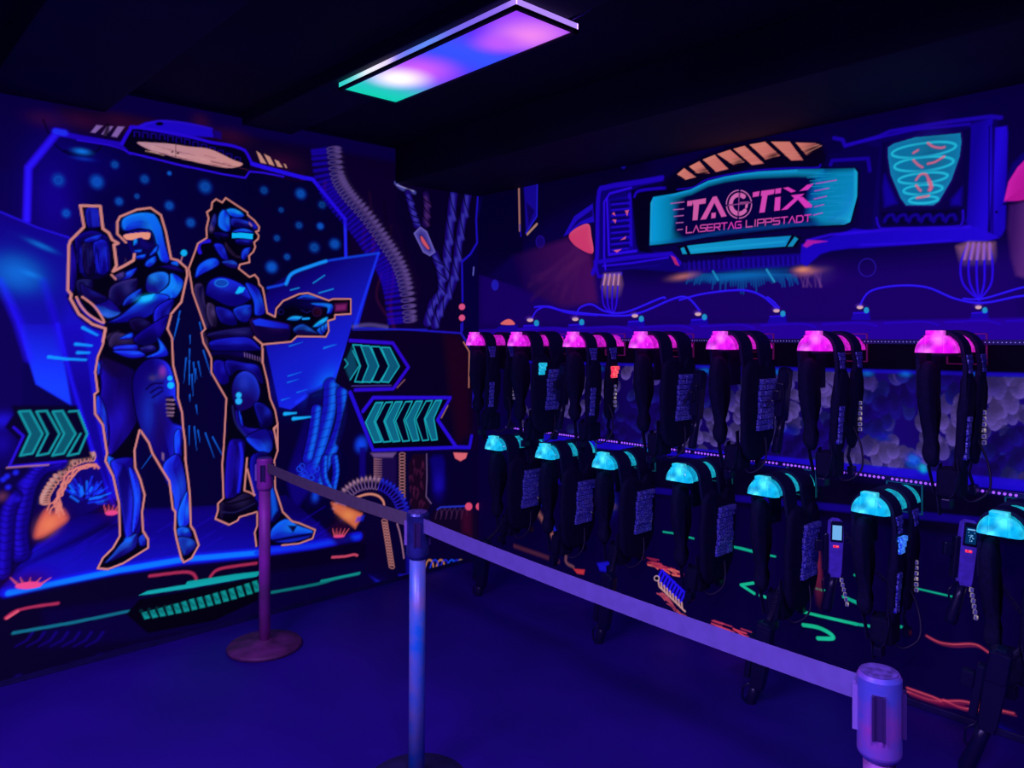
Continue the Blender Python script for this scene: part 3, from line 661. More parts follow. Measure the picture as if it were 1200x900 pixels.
    M('B','215,205 360,205 400,235 330,250 260,235', (24,30,200), (44,60,245), w=4); M('B','365,190 440,170 465,200 400,220', (24,14,110), (70,54,160), w=3)
    M('B','470,130 510,170 530,235 400,245 480,200', (20,30,200), (44,70,250), w=4)
    M('B','150,250 300,300 340,340 330,480 350,620 230,790 180,800 185,640 120,560 140,420 130,300', (22,12,110), (34,26,190), (1,1), 9)
    C.grad(pts('B','140,230 300,300 330,360 200,360 140,300'), (40,26,80), (24,12,100), (120,420), (150,440), .7, 3)
    M('B','115,470 150,500 185,640 180,760 150,620 110,570', (26,20,170), (44,60,240), w=5); M('B','115,290 130,260 140,330 120,350', (26,20,160), HI, w=3)
    M('B','330,350 400,260 480,250 540,290 575,400 580,480 610,560 615,660 600,860 520,900 430,770 365,650 330,500', (20,14,140), (38,50,245), (-1,.3), 10)
    C.blob(188, 441, 9, 7, (70,52,140), .7, -.4); C.blob(190, 435, 4, 6, (150,50,160), .7); C.blob(178, 443, 5, 4, (84,64,140), .7)
    for q in ('405,430 440,400 500,395','430,450 480,420 500,425','440,480 500,440'): C.line(pts('B',q), 2, (6,2,60), .7, 1.4, True)
    C.disc(*pts('B','543,366')[0], 2.8, (40,130,250)); C.disc(*pts('B','548,408')[0], 3.8, (40,130,255))
    C.fill(pts('B','520,480 560,470 610,560 615,650 560,630 530,590'), (3,0,20), .95, 3)
    for y, w in ((492,40),(518,44),(542,40),(566,38),(584,30)): C.line(pts('B','%d,%d %d,%d'%(545-w/2,y,545+w/2,y+2)), 2.3, (150,112,140), .9, 1)
    C.fill(pts('B','440,520 520,480 540,640 480,800 440,700'), (40,18,100), .55, 12)
    M('B','570,690 605,670 605,780 590,850 570,800', (24,34,215), (50,70,255), w=5); C.fill(pts('B','495,800 510,810 508,850 496,840'), (150,110,140), .8, 1.5)
    M('C','180,170 230,200 240,250 215,270 180,220', (28,34,200), (50,90,250), w=4); M('C','200,200 320,180 330,240 380,350 380,500 360,640 290,660 260,500 230,350 215,280', (20,16,150), (40,44,230), (1,0), 9)
    C.blob(153, 600, 6, 18, (34,40,220), .5); C.grad(pts('C','270,220 310,300 300,500 280,600 250,420 235,300'), (10,6,80), (20,16,150), (140,570), (165,570), .7, 4)
    M('C','300,240 350,280 375,400 360,560 320,620 330,420', (24,26,190), (44,60,245), (1,0), 7)
    M('C','500,250 540,180 600,170 640,320 635,420 600,560 570,500 560,400', (22,20,170), (44,60,245), (1,0), 7)
    M('C','640,380 655,420 660,560 600,590 590,500', (26,34,210), (50,80,250), (1,0), 6)
    M('C','290,655 350,625 355,680 320,730 200,790 160,800 210,740 250,690', (26,20,130), (60,60,200), w=6); C.disc(*pts('C','298,662')[0], 4.4, (30,70,230), .8, 3, 3)
    M('C','360,650 395,630 405,690 370,700', (22,24,170), (40,60,230)); C.line(pts('C','150,815 280,770 400,715'), 2.6, (4,0,24), .9, 1.5, True)
    M('C','585,600 620,585 660,600 670,645 620,650 590,640', (24,30,180), (50,80,240), w=4); M('C','590,650 670,655 700,700 640,755 615,740', (30,28,150), (60,64,210), w=5)
    # the airbrush leaves the bodies deep blue with only the crests lit
    s = C.id == 1; b = C.col[s]; C.col[s] = b*np.clip(.22+1.15*b[:, 2:3]+1.5*b[:, 0:1], 0, 1)
    C.fill(pts('A','430,275 560,262 578,280 565,302 540,298 520,290 470,305 435,300'), (255,158,128), 1, 1, True, rid=1)
    # outline
    def out(P, w=2.5):
        w *= .76
        C.line(P, w+1.4, (20,4,30), .7, 1.2)
        C.line(P, w, ORG, .95, .9)
    up = top[:-1]
    C.line(up[:12]+[], 3.0, ORG, .95, 1); C.line(up[12:], 2.3, ORG, .95, .9)
    out(b1); out(b2); C.line([b2[-1]]+left+[top[0]], 2.8, ORG, .9, 1)
    C.line(pts('A','145,640 170,690 220,745 305,792 280,735 240,685 180,640'), 2.2, ORG, .9, 1, True)
    C.line(pts('A','350,510 375,535'), 2, ORG, .8)
    # ---- man aiming the gun
    head = pts('D','240,440 235,360 255,270 240,215 280,185 285,130 320,100 375,130 405,90 595,215 600,240 660,290 700,345 695,380 670,385 695,420 690,450 655,480 665,520 650,560 610,600 615,655 530,675 520,710 615,785 660,765 690,800 700,850 730,880')
    arm = pts('E','425,110 440,200 480,220 485,180 520,140 600,105 645,100 750,138 770,130 860,130 860,205 780,210 780,230 745,240 750,290 735,320 590,318 560,345 420,358')
    hip = pts('E','418,380 418,450 440,540 455,630 480,690 493,760 472,780 485,830 493,895')+pts('F','575,180 555,220 575,340 555,400 560,560 605,700 660,755 700,765 795,805 780,855 700,885 600,895 450,900 440,820 455,780 455,700')
    fl = pts('F','450,700 350,730 340,750 290,775 210,740 225,690 225,650 257,620 250,420 260,300 285,230 275,60 245,0')
    bk = pts('E','240,800 235,630 200,570 160,500 160,430 145,395 120,350 110,300 130,280 65,95')+pts('D','100,820 80,710 140,550 160,490')
    fl = fl[:-3]
    sil2 = head+arm+hip+fl+bk
    C.fill(sil2, (5,1,40), 1, 2, rid=2)
    C.fill(pts('F','397,385 380,570 437,600'), (4,1,44), 1, 1)
    # helmet and face
    M('D','340,330 345,240 385,190 430,220 450,300 440,380 390,380', (26,40,215), (40,90,255), (1,0), 6); M('D','410,195 470,180 540,210 570,250 520,265 450,250', (24,50,225), (40,110,255), w=4)
    M('D','460,265 600,290 650,340 630,350 470,345', (20,14,120), (40,50,220)); C.fill(pts('D','600,270 680,330 685,360 650,362 640,320'), (26,34,210), .9, 3); C.fill(pts('D','612,300 640,330 635,345 610,318'), (170,120,170), .9, 1.5)
    M('D','265,320 300,230 330,250 320,330 280,390', (20,20,130), (70,60,160)); C.blob(247, 268, 3, 4, (110,80,150), .8)
    M('D','300,390 420,400 440,440 350,470', (6,2,50), (24,24,150)); M('D','480,375 560,355 640,380 640,400 480,395', (26,40,200), HI, w=3)
    M('D','500,450 640,450 640,500 560,510 500,490', (18,12,110), (40,40,190)); M('D','410,480 500,590 570,600 520,630 450,590 400,520', (40,22,70), (80,56,110))
    M('D','540,600 560,540 630,520 600,600 560,640', (22,28,180), (40,60,240)); C.fill(pts('D','540,505 640,508 635,525 550,522'), (3,0,24), .9, 2)
    C.fill(pts('D','462,400 560,398 645,408 640,450 560,440 462,440'), (24,140,255), 1, 1)
    M('D','300,500 380,500 420,590 430,640 370,620', (22,26,180), (36,50,240)); M('D','370,650 470,635 520,680 500,710 430,700', (30,24,140), (60,60,210))
    C.line(pts('D','180,570 165,520 190,480 260,468'), 4.4, (44,36,220), .9, 1.2, True)
    M('D','160,690 240,630 320,620 345,680 200,760 140,790', (24,40,210), (36,70,250), (1,-1), 6)
    # shoulder, torso
    M('E','130,100 150,40 220,20 320,60 355,110 350,140 260,170 150,120', (18,16,150), (34,44,225), (-.4,-1), 8)
    C.disc(*pts('E','210,50')[0], 7.6, (36,60,180), .7, 2, 4.2, .2); C.ring(*pts('E','210,50')[0], 7.8, 1.2, (60,90,220), .7, 4.4); C.fill(pts('E','280,100 300,68 328,75 318,95 290,105'), (40,140,255), .95, 1.5)
    M('E','330,50 390,70 415,120 430,200 380,210 370,140', (20,26,180), (36,60,240), (1,0), 5)
    M('E','75,60 120,60 130,150 170,260 130,270 80,130', (24,16,90), (90,66,140)); M('E','140,150 180,170 190,260 160,270 135,210', (40,26,80), (110,84,150), w=3); M('E','180,170 260,190 290,260 210,250', (16,12,130), (34,40,200))
    M('E','270,180 360,160 350,240 300,240', (20,22,160), (40,60,230))
    M('E','150,300 350,270 370,310 340,330 170,330', (26,16,90), (60,44,140)); M('E','160,340 330,320 400,370 390,390 170,390', (14,14,140), (30,36,210), (0,-1), 5)
    M('E','110,310 130,300 150,370 160,400 130,370', (40,20,80), (120,84,130), w=3); M('E','165,395 320,395 415,430 405,450 170,425', (8,3,60), (24,20,130), w=3)
    for i in range(7): C.line(pts('E','%d,%d %d,%d'%(325+i*13,400+i*4,328+i*13,420+i*4)), 1, (150,110,160), .7)
    # arms and gun
    M('E','350,235 400,225 550,255 560,290 540,340 420,345 370,300', (24,14,90), (60,24,110)); C.grad(pts('E','365,240 400,228 545,258 550,280 470,275 380,262'), (30,50,230), (24,30,190), (300,375), (335,382), .95, 2)
    M('E','570,280 620,255 680,290 700,310 600,312', (40,22,100), (50,70,220)); M('E','670,270 700,240 740,220 745,240 700,270', (30,80,235), (50,150,255), w=3)
    for i in range(3): M('E','%d,%d %d,%d %d,%d %d,%d'%(690+i*18,290-i*12, 705+i*18,270-i*12, 745,262+i*14-20, 720+i*8,312-i*10), (24,40,200), (44,90,250), w=3)
    M('E','490,160 600,115 750,150 765,190 600,215 500,215', (6,2,40), (20,20,130)); M('E','600,118 650,105 740,140 600,135', (20,20,150), HI, w=3); M('E','660,150 765,155 765,200 740,205 740,175 690,170', (20,34,200), (40,90,250), w=4)
    C.fill(pts('E','775,150 845,145 845,195 775,198'), (76,14,80), 1, 1.5); C.fill(pts('E','785,160 840,155 835,185 785,190'), (150,40,120), .8, 3)
    C.blob(*pts('E','695,195')[0], 5, 5, (80,14,60), .8); C.ring(*pts('E','690,195')[0], 5, 1, (70,30,120), .8); C.ring(*pts('E','510,195')[0], 3, 1, (50,40,140), .8); C.line(pts('E','610,185 640,200 660,190'), 1, (60,50,160), .7)
    M('E','540,235 570,215 620,220 590,240', (40,80,220), (60,130,255), w=3); C.line(pts('E','620,230 650,228'), 2.4, (50,120,250), .9, 1.2)
    # pelvis and legs
    M('E','175,440 230,450 250,540 210,560 170,500', (16,12,140), (26,30,200)); M('E','230,440 330,450 400,470 420,560 350,500 290,490 250,520', (14,10,120), (30,34,200))
    M('E','260,600 280,520 330,490 380,520 405,590 390,650 340,685 290,690', (32,22,130), (70,64,210), (-.5,-1), 8)
    for y, r in ((613,3.3),(643,3.9)): C.disc(*pts('E','297,%d'%y)[0], r, (40,140,235)); C.ring(*pts('E','297,%d'%y)[0], r*.5, .8, (90,180,255), .7)
    M('E','280,690 300,700 330,770 460,790 470,850 420,880 340,830 290,760', (20,16,130), (40,36,190)); M('E','400,660 440,670 470,740 440,780 400,760', (14,12,130), (34,40,220))
    C.line(pts('F','310,80 330,180 400,270 470,330'), 2, (80,70,180), .5, 2.5, True); M('F','355,110 375,190 360,190 345,120', (30,36,210), HI, w=3); M('F','435,70 480,60 540,110 550,180 520,200 470,180', (12,8,90), (30,40,210))
    M('F','390,260 500,210 540,270 545,330 500,365 430,320', (18,18,150), (40,60,240), (1,1), 7)
    M('F','290,290 340,270 385,290 375,400 350,580 300,620 265,600 270,420', (20,14,120), (34,30,200), (1,0), 8); C.line(pts('F','355,300 365,400 345,580'), 3.6, (34,40,235), .8, 3, True)
    M('F','415,380 540,370 550,560 600,710 520,760 440,640', (14,8,90), (26,30,200), (1,0), 7); C.fill(pts('F','535,520 560,600 575,690 540,740 530,600'), (20,70,230), .7, 4)
    M('F','240,650 300,630 380,590 440,620 450,680 300,740 240,740', (10,4,44), (60,44,110), w=4); C.line(pts('F','250,700 330,700 440,650'), 1.6, (60,50,130), .7, 1.5, True); C.line(pts('F','260,640 300,650 440,610'), 2, (3,0,20), .8, 1.5, True)
    M('F','540,800 620,740 700,780 780,810 760,850 650,880 540,870', (22,40,200), (40,80,250), (0,-1), 6); C.fill(pts('F','635,780 690,780 665,820'), (8,4,70), .9, 2)
    C.line(pts('F','540,870 650,850 770,830'), 3, (4,1,40), .8, 2, True)
    s = C.id == 2; b = C.col[s]; C.col[s] = b*np.clip(.22+1.15*b[:, 2:3]+1.5*b[:, 0:1], 0, 1)
    C.fill(pts('D','462,400 560,398 645,408 640,450 560,440 462,440'), (24,140,255), 1, 1)
    out(head, 2.3); out([head[-1]]+arm, 2.3); C.line(pts('E','375,322 415,357 415,450'), 2, ORG, .9)
    out(hip[:-4], 2.2); out(hip[-4:], 2.2); out(fl, 2.2); out([fl[-1]]+bk[1:]+[head[0]], 2.2)
    C.line(pts('F','395,385 380,570'), 2, ORG, .85); C.line(pts('F','397,450 437,602 440,600'), 2, ORG, .85); C.line(pts('F','380,575 410,585 440,602'), 1.6, ORG, .8, 1, True)
    return C
# ---- the black-light mural of the right wall, with the sign
GLYPH = dict(L='0,1 0,0 1,0', A='0,0 .5,1 1,0', S='1,1 .1,1 0,.9 0,.55 1,.5 1,.1 .9,0 0,0', E='1,1 0,1 0,0 1,0|0,.5 .9,.5', R='0,0 0,1 1,1 1,.45 0,.45|.5,.45 1,0',
    T='0,1 1,1|.5,1 .5,0', G='1,1 .1,1 0,.8 0,.1 .1,0 1,0 1,.5 .5,.5', I='.5,1 .5,0', P='0,0 0,1 1,1 1,.45 0,.45', D='0,0 0,1 .75,1 1,.75 1,.25 .75,0 0,0')
def paint_right():
    C = Canvas(right_wall, 3.42, 2.80, .003, (8,2,60))
    rnd = random.Random(9)
    A = lambda k, s, c, a=1, soft=1, **kw: C.fill(pts(k, s), c, a, soft, **kw)
    B1, B2, B3 = (34,16,190), (48,26,235), (20,10,130)
    C.fill(pts('P','540,170 760,120 760,200 640,260 560,330'), (4,1,34), .8, 20)
    C.fill(pts('P','560,300 760,330 1210,290 1210,385 560,385'), (26,4,98), .85, 25)
    # bracket near the corner, pink dots
    C.line(pts('R5','470,395 485,290 500,215'), 2.6, (30,26,180), .9, 1.5)
    A('R5','490,220 600,200 640,380 640,560 430,500 425,460 470,410', (4,1,40), .9, 3)
    C.line(pts('R5','602,198 625,205 628,360'), 3, (180,120,110), .9, 1.2); C.line(pts('R5','628,340 632,380'), 2, (40,30,180), .8, 1.2)
    A('R5','640,190 690,165 690,310 650,370 645,250', (26,20,150), .9, 2.5); C.line(pts('R5','690,168 688,310 650,368'), 2, (52,44,210), .9, 1.2); A('R5','650,260 680,290 660,340', (14,8,80), .9, 2)
    C.line(pts('R5','655,373 688,338'), 3, (190,140,120), .9, 1.2)
    C.disc(*pts('R5','700,400')[0], 5.2, (24,14,110), .9, 1.4, 7); C.ring(*pts('R5','700,400')[0], 5, 1, (44,28,160), .8, 7)
    C.disc(*pts('R5','541,552')[0], 4.4, (52,38,170), 1, 1.2, 6.6); C.disc(*pts('R6','273,226')[0], 2.6, (26,24,150), .9, 1.5)
    # pink headlamp with its painted beam
    C.grad(pts('R6','75,480 160,535 180,700 60,720 -200,610 -120,540'), (74,14,90), (12,4,70), (680,290), (610,340), .85, 8)
    for i in range(14): C.line(pts('R6','%d,%d %d,%d'%(95+i*4,510+i*3,rnd.randint(-60,110),rnd.randint(600,700))), 4, (80,24,90), .22, 6)
    A('R6','62,470 100,400 165,355 170,420 120,430 80,462', (34,24,190), .95, 1.5); A('R6','80,455 110,415 165,375 165,400 120,420', (10,4,80), .9, 2)
    P = pts('R6','82,465 110,440 150,428 160,470 165,530 120,515 90,490'); C.fill(P, (225,62,112), 1, 1.2, True); C.rim(P, (250,110,140), 3, .5, True, 1, (1,-1))
    # frame of the sign, left unit
    A('R6','180,310 215,290 400,262 415,275 320,300 310,330 330,520 440,530 470,560 520,600 300,585 210,600 175,600 185,560', (14,6,110), .95, 3)
    C.line(pts('R6','165,600 180,540 185,330 215,298 330,280 408,266'), 6, B1, .95, 2, True); C.line(pts('R6','210,590 205,540 205,350 225,320 300,300'), 2.6, B2, .9, 1.6)
    A('R6','222,340 300,325 310,520 225,535', (18,8,140), 1, 1.5); C.line(pts('R6','215,340 222,535 318,522'), 3, B2, .9, 1.5); C.line(pts('R6','295,325 298,500'), 5, (34,18,200), .9, 2)
    for i in range(9): C.line(pts('R6','230,%d 292,%d'%(350+i*20,344+i*20)), 3, (4,0,50), .75, 2); C.line(pts('R6','232,%d 290,%d'%(359+i*20,353+i*20)), 1.6, B2, .6, 1.4)
    for q in ('232,392 240,385 245,398','278,380 292,378 286,400','234,412 248,412 245,425','262,484 282,470 280,480','238,520 266,516 250,528'): A('R6',q,(220,90,140),1,.8)
    C.line(pts('R6','190,560 300,545 440,532 470,565'), 5, B1, .95, 2); C.line(pts('R6','200,575 300,565 430,545'), 2, B2, .8, 1.5); C.line(pts('R6','205,592 400,572'), 2, B3, .8, 1.5)
    A('R6','440,538 455,545 470,575 455,570', (190,40,110), .95, 1.2); C.line(pts('R6','172,560 185,612 265,602'), 4, B1, .9, 2)
    A('R6','300,310 340,295 420,290 470,270 480,320 370,330 360,510 380,530 330,525 318,500', (3,0,26), .95, 2); C.line(pts('R6','312,330 330,310 420,300'), 3.4, B1, .9, 2, True)
    # orange striped crest
    A('T','430,330 500,260 560,215 700,145 900,90 900,330 700,360 480,370', (4,1,32), .95, 6)
    A('U','0,110 150,70 250,60 400,70 560,85 640,60 700,90 720,120 620,150 560,230 400,250 150,230 0,300', (4,1,28), .95, 6)
    cr = [('T','520,270 560,235 630,287 572,302',0),('T','590,225 650,194 712,266 640,266',1),('T','672,185 740,158 820,240 750,257',0),('T','755,152 830,127 915,200 850,216',1),
          ('U','50,122 115,104 228,207 160,217',0),('U','145,97 235,80 325,163 240,185',1),('U','270,80 380,80 460,188 390,190',0),('U','415,85 530,88 570,105 480,160',1)]
    for k, q, d in cr:
        P = pts(k,q); C.grad(P, (236,138,118), (222,116,110), P[0], P[2], 1, .9)
        if d: 
            cx, cy = (P[2][0]+P[3][0])/2, (P[2][1]+P[3][1])/2; C.blob(cx, cy-1, 10, 5, (10,2,26), .95, -.25)
            if q.startswith('415'): C.blob(cx+2, cy, 16, 9, (10,2,28), .85)
        for i in range(4): t = rnd.random(); C.line([(P[0][0]*(1-t)+P[3][0]*t, P[0][1]*(1-t)+P[3][1]*t+rnd.uniform(-1,1)), (P[1][0]*(1-t)+P[2][0]*t, P[1][1]*(1-t)+P[2][1]*t)], .8, (255,170,140), .3, 1)
    # sign board
    BO = pts('T','365,440 380,405 500,385 600,360 700,310 800,285 900,268')+pts('U','200,255 450,240 760,235 778,260 775,400 735,550 700,565 400,580 0,635')+pts('T','700,640 560,665 420,680 360,685')
    C.fill([(x, y) for x, y in BO], (3,2,36), 1, 1.5, rid=1)
    C.line(BO+[BO[0]], 5, (3,0,24), .8, 3)
    C.grad(BO, (8,142,226), (4,5,64), (762,262), (805,258), 1, 2, g=.6)
    m = C.mask(BO, 1); clip = np.zeros((C.h, C.w)); clip[m[0]] = m[4]; C.clip = clip
    IN = pts('T','480,480 560,410 680,370 760,330 900,300')+pts('U','250,285 400,300 560,330 640,420 600,540 400,570 0,620')+pts('T','700,620 560,650 490,600')
    C.fill(IN, (5,3,58), .96, 9)
    C.line(pts('T','372,425 500,392 600,368 700,318 800,292 900,276')+pts('U','200,268 420,258 560,262'), 6.5, (22,120,200), .85, 6)
    C.line(pts('T','375,415 500,388 600,362 700,313 800,288 900,271')+pts('U','200,259 420,250'), 2.2, (24,150,225), .9, 2)
    C.grad(pts('U','560,245 765,238 775,270 770,400 735,545 560,565 480,500 500,350'), (8,60,175), (10,158,226), (945,240), (1004,250), .75, 10)
    C.line(pts('U','770,250 772,400 740,530 700,558'), 6, (24,190,225), .85, 4); C.blob(998, 250, 10, 26, (24,170,220), .6); C.blob(985, 258, 14, 7, (30,190,220), .5)
    for i in range(40):
        y = rnd.uniform(202, 262); x = rnd.uniform(945, 985); C.line([(x,y),(x+rnd.uniform(10,30),y-rnd.uniform(0,1.5))], .9, (30,150,215), .4, 1)
    C.grad(pts('T','365,440 380,405 470,392 520,470 490,640 500,665 365,685'), (8,150,226), (8,60,150), (766,260), (794,256), .8, 8); C.line(pts('T','370,430 362,560 366,680'), 5, (28,180,220), .8, 3)
    C.line(pts('T','370,678 560,655 700,628')+pts('U','0,608 400,566 700,556'), 5, (16,60,160), .5, 5)
    C.clip = None
    C.line(pts('T','520,360 620,345 700,300')+pts('U','100,260 250,243 400,235 540,232 560,215'), 1.8, (34,18,190), .85, 1.5, True)
    # lettering
    PK = lambda t: tuple(np.array((228,100,172))*(1-t)+np.array((240,60,196))*t)
    def L(s, t): C.fill([(x, y) for x, y in pts('S', s)], PK(t), 1, .8, rid=1)
    L('172,238 214,233 210,272 172,276', .0); L('214,232 318,215 316,255 265,262 252,385 214,388 222,266 216,262', .0)
    L('372,205 402,200 480,355 440,362 385,250 320,378 275,383', .15); L('362,330 395,328 393,368 360,372', .15)
    L('686,170 738,160 732,198 684,206', .5); L('752,158 855,145 850,180 800,192 778,325 736,328 758,200 748,195', .55)
    L('862,142 907,135 903,174 860,180', .7); L('860,210 902,204 896,310 852,314', .7)
    L('922,135 962,128 1022,160 985,170', .85); L('1050,160 1110,110 1160,103 1115,150', .95); L('985,192 1087,180 1060,205 955,302 907,308 1010,215', .9); L('1030,215 1075,205 1148,270 1146,285 1095,290', .95)
    gx, gy = pts('S','577,262')[0]
    C.ring(gx, gy, 14.8, 1.1, (225,120,190), 1, 16.4, .8); C.line([(gx+9.6*math.cos(t), gy+11*math.sin(t)) for t in np.linspace(-.95,-5.5,26)], 5, (228,112,180), 1, .8)
    C.line(pts('S','588,256 650,250'), 2.6, (228,112,180), 1, .7); C.line(pts('S','640,254 634,285'), 3, (228,112,180), 1, .7)
    C.line(pts('S','582,150 570,375'), 2.2, (8,2,70), 1, .8); C.line(pts('S','472,272 680,248'), 2, (8,2,70), 1, .8); C.line(pts('S','578,175 572,350'), .8, (200,90,170), .8, .7); C.line(pts('S','490,270 670,250'), .8, (200,90,170), .8, .7)
    for a, b, txt in (((160,487),(598,445),'LASERTAG'), ((628,441),(1145,393),'LIPPSTADT')):
        n = sum(.45 if c == 'I' else 1 for c in txt); x = 0
        for c in txt:
            wd = .45 if c == 'I' else 1
            for st in GLYPH[c].split('|'):
                P = []
                for q in st.split():
                    u, v = map(float, q.split(',')); t = (x+wd*(.08+.8*u))/n
                    P.append((a[0]+(b[0]-a[0])*t+v*2, a[1]+(b[1]-a[1])*t-v*50))
                C.line([(780+p/6.6667, 200+q/6.6667) for p, q in P], 1.15, PK(t), 1, .7)
            x += wd
    for y0, y1, x0, x1, x2, x3 in ((256,244,45,148,1180,1340),(305,298,65,145,1170,1280),(357,350,70,142,1165,1260),(408,404,85,140,1168,1240),(462,458,95,135,1160,1230)):
        C.line(pts('S','%d,%d %d,%d'%(x0,y0,x1,y1)), 1, (205,110,190), .9, .8)
        C.line(pts('S','%d,%d %d,%d'%(x2,y0-156+(y0-256)*.2,x3,y1-170+(y0-256)*.2)), 1, (205,100,210), .9, .8)
    # cyan bar under the board
    A('T','520,690 900,640 900,745 560,745', (3,0,22), .95, 2); A('U','0,660 400,625 450,640 420,700 0,730', (3,0,22), .95, 2)
    BAR = pts('T','578,690 900,652')+pts('U','388,632 355,694 0,720')+pts('T','600,738'); C.grad(BAR, (18,165,205), (16,140,200), (810,290), (930,280), 1, 1)
    C.line(pts('T','600,715 900,690')+pts('U','350,665'), 2, (30,190,225), .5, 2); A('T','540,705 560,698 578,738 552,738', (18,160,200)); A('U','410,636 430,650 398,694 368,694', (20,150,190))
    # ribbed underside with blue glow streaks
    A('T','550,790 900,760 900,840 600,855 565,830', (20,12,120), .95, 2); A('U','0,760 450,735 480,760 460,800 300,820 0,830', (20,10,130), .95, 2)
    for i in range(50):
        x = 805+i*2.9; y = 312-i*.16; C.line([(x, y-6+.04*i),(x+.5, y+5)], 1.1, (38,24,190) if i % 2 else (8,2,50), .6, 1.2)
    for i in range(44):
        x = 808+i*2.9; l = rnd.uniform(8, 24)*(1-abs(i-22)/40); C.line([(x,322),(x+(i-22)*.14,322+l)], 2.4, (22,84,190), .5, 3, False, False, .6)
    C.blob(868, 323, 45, 5, (20,80,180), .7, -.03)
    for x, y in ((801,323),(950,318)): C.blob(x, y+1, 13, 3.4, (190,112,110), .8, -.1); 
    C.blob(942, 316, 9, 3.2, (250,150,110), .9); C.blob(963, 322, 18, 12, (60,30,120), .5)
    C.line([(836,318),(842,328)], 2, (30,150,200), .9, 1.5); C.line([(899,316),(908,330)], 2, (40,160,210), .9, 1.5)
    for k in range(10): x = rnd.uniform(935, 965); C.line([(x,320),(x+rnd.uniform(-4,10),336)], 1.6, (110,60,140), .4, 2)
    # frame of the sign, right unit
    A('U','560,60 650,50 700,70 720,110 900,60 900,720 620,720 480,800 440,790 450,720 760,620 790,560 790,240 620,240', (10,4,80), .5, 6)
    A('V','-40,215 700,80 780,75 760,95 745,760 640,740 0,800 -40,800 -40,700 60,700 100,250', (13,5,100), .6, 4)
    C.line(pts('U','640,58 690,68 705,105 900,50')+pts('V','160,160 500,105 720,78 775,85'), 4.4, (30,16,170), .95, 2); C.line(pts('U','710,98')+pts('V','300,150 600,120'), 3, B1, .75, 2)
    C.line(pts('U','620,215 630,190 840,178 850,250'), 4, (26,12,160), .9, 2)
    C.grad(pts('V','605,120 730,85 735,420 700,745 600,700 575,640 590,300'), (20,8,150), (32,18,205), (1140,200), (1165,200), .95, 3)
    C.grad(pts('V','745,140 810,130 815,170 800,700 780,740 720,750 735,400'), (36,20,215), (26,12,180), (1168,200), (1180,200), .95, 2.5); C.line(pts('V','712,130 708,780'), 1.1, (3,0,30), .9, 1); C.disc(*pts('V','752,608')[0], 1.6, (3,0,26))
    C.line(pts('V','733,120 730,745'), 2, (4,0,60), .7, 2)
    C.line(pts('V','600,150 595,300 575,640'), 3.4, (5,0,50), .9, 2)
    C.grad(pts('V','-40,700 70,715 400,690 640,690 770,750 700,770 500,775 0,808 -60,810')+[(1003,290)]+pts('U','770,700 620,720 560,740 480,810 440,790 450,680 620,640'), (26,14,185), (34,18,205), (1000,270), (1150,270), .95, 2.5)
    C.line(pts('U','480,660 620,625')+pts('V','0,720 200,700 600,690'), 3, B2, .7, 2.5); C.line(pts('V','0,790 300,780 500,765'), 2, B2, .5, 2)
    A('U','458,690 485,656 560,660 600,664 520,678 480,700', (190,30,170), .9, 2)
    A('V','115,220 605,145 585,640 560,690 110,690 95,640', (8,3,64), .95, 3); A('V','120,470 130,400 200,560 130,580', (22,12,160), .8, 5); A('V','500,540 560,470 555,570 500,570', (22,12,160), .8, 5)
    CO = pts('V','150,250 180,230 300,195 550,172 555,220 545,300 500,430 430,550 400,570 250,570 220,530 165,400 150,300')
    C.line(CO, 4, (30,14,100), .8, 3, False, True); C.fill(CO, (16,110,165), 1, 1.4, rid=2); C.rim(CO, (26,140,200), 4, .6)
    C.blob(1094, 185, 16, 34, (50,40,130), .6)
    for cx, cy, rx, ry, an in ((1083.5,175.5,38,8,-.13),(1083.5,192,35,8,-.1),(1082.5,208.5,29,6,-.1),(1082.5,222,23,5.6,-.08),(1083,234,17,4,-.06)):
        C.ring(cx, cy, rx, 3.4, (20,190,215), .95, ry, 1.2, an); C.ring(cx, cy, rx, 1.2, (60,225,235), .5, ry, 1, an)
        C.blob(cx, cy-ry-3, rx*.6, 3, (30,60,140), .5)
    for q in ('370,225 400,245 440,252 462,248','290,320 315,345 340,360','370,340 410,330 460,300','305,430 330,400 360,400 375,430','305,460 320,480 330,490','388,445 385,485','310,530 360,522 375,518','290,280 315,265'):
        C.line(pts('V',q), 2.6, (225,120,140), .85, 1.4, True)
    C.line(pts('V','375,430 390,470 380,485'), 4, (230,110,140), .8, 2)
    C.line(pts('V','85,640 100,690 150,700 500,690 560,670 565,600'), 2.4, (34,18,190), .9, 1.5, True); A('V','110,610 545,590 540,650 480,675 130,680', (4,1,40), .9, 3)
    for i in range(6): C.line(pts('V','%d,660 %d,632 %d,625 %d,650'%(130+i*68,145+i*68,175+i*68,185+i*68)), 3.4, (22,12,150), .85, 3, True)
    # pink dome and trunk at the frame's edge
    A('V','805,430 840,340 900,280 1000,260 1000,540 800,555', (14,5,110), .9, 4); P = pts('V','795,548 820,440 870,360 940,290 1010,270 1010,545'); C.fill(P, (190,20,150), 1, 2); C.rim(P, (240,40,190), 8, .6, False, 2, (-1,-1)); C.line(pts('V','790,565 850,560 1000,520'), 2.4, (3,0,26), .9, 1.5)
    C.grad(pts('V','825,570 1000,530 1000,1000 860,960 830,860 815,700'), (60,20,100), (90,40,120), (1185,300), (1200,300), .85, 5)
    # lead bundles and cables
    for k, q in (('R6','205,605 262,602 270,640 255,720 215,720 195,650'),('V','530,800 600,775 740,780 745,850 735,930 560,930')):
        C.grad(pts(k,q), (170,110,140), (26,10,120), pts(k,q)[1], (pts(k,q)[1][0], pts(k,q)[1][1]+30), .6, 6)
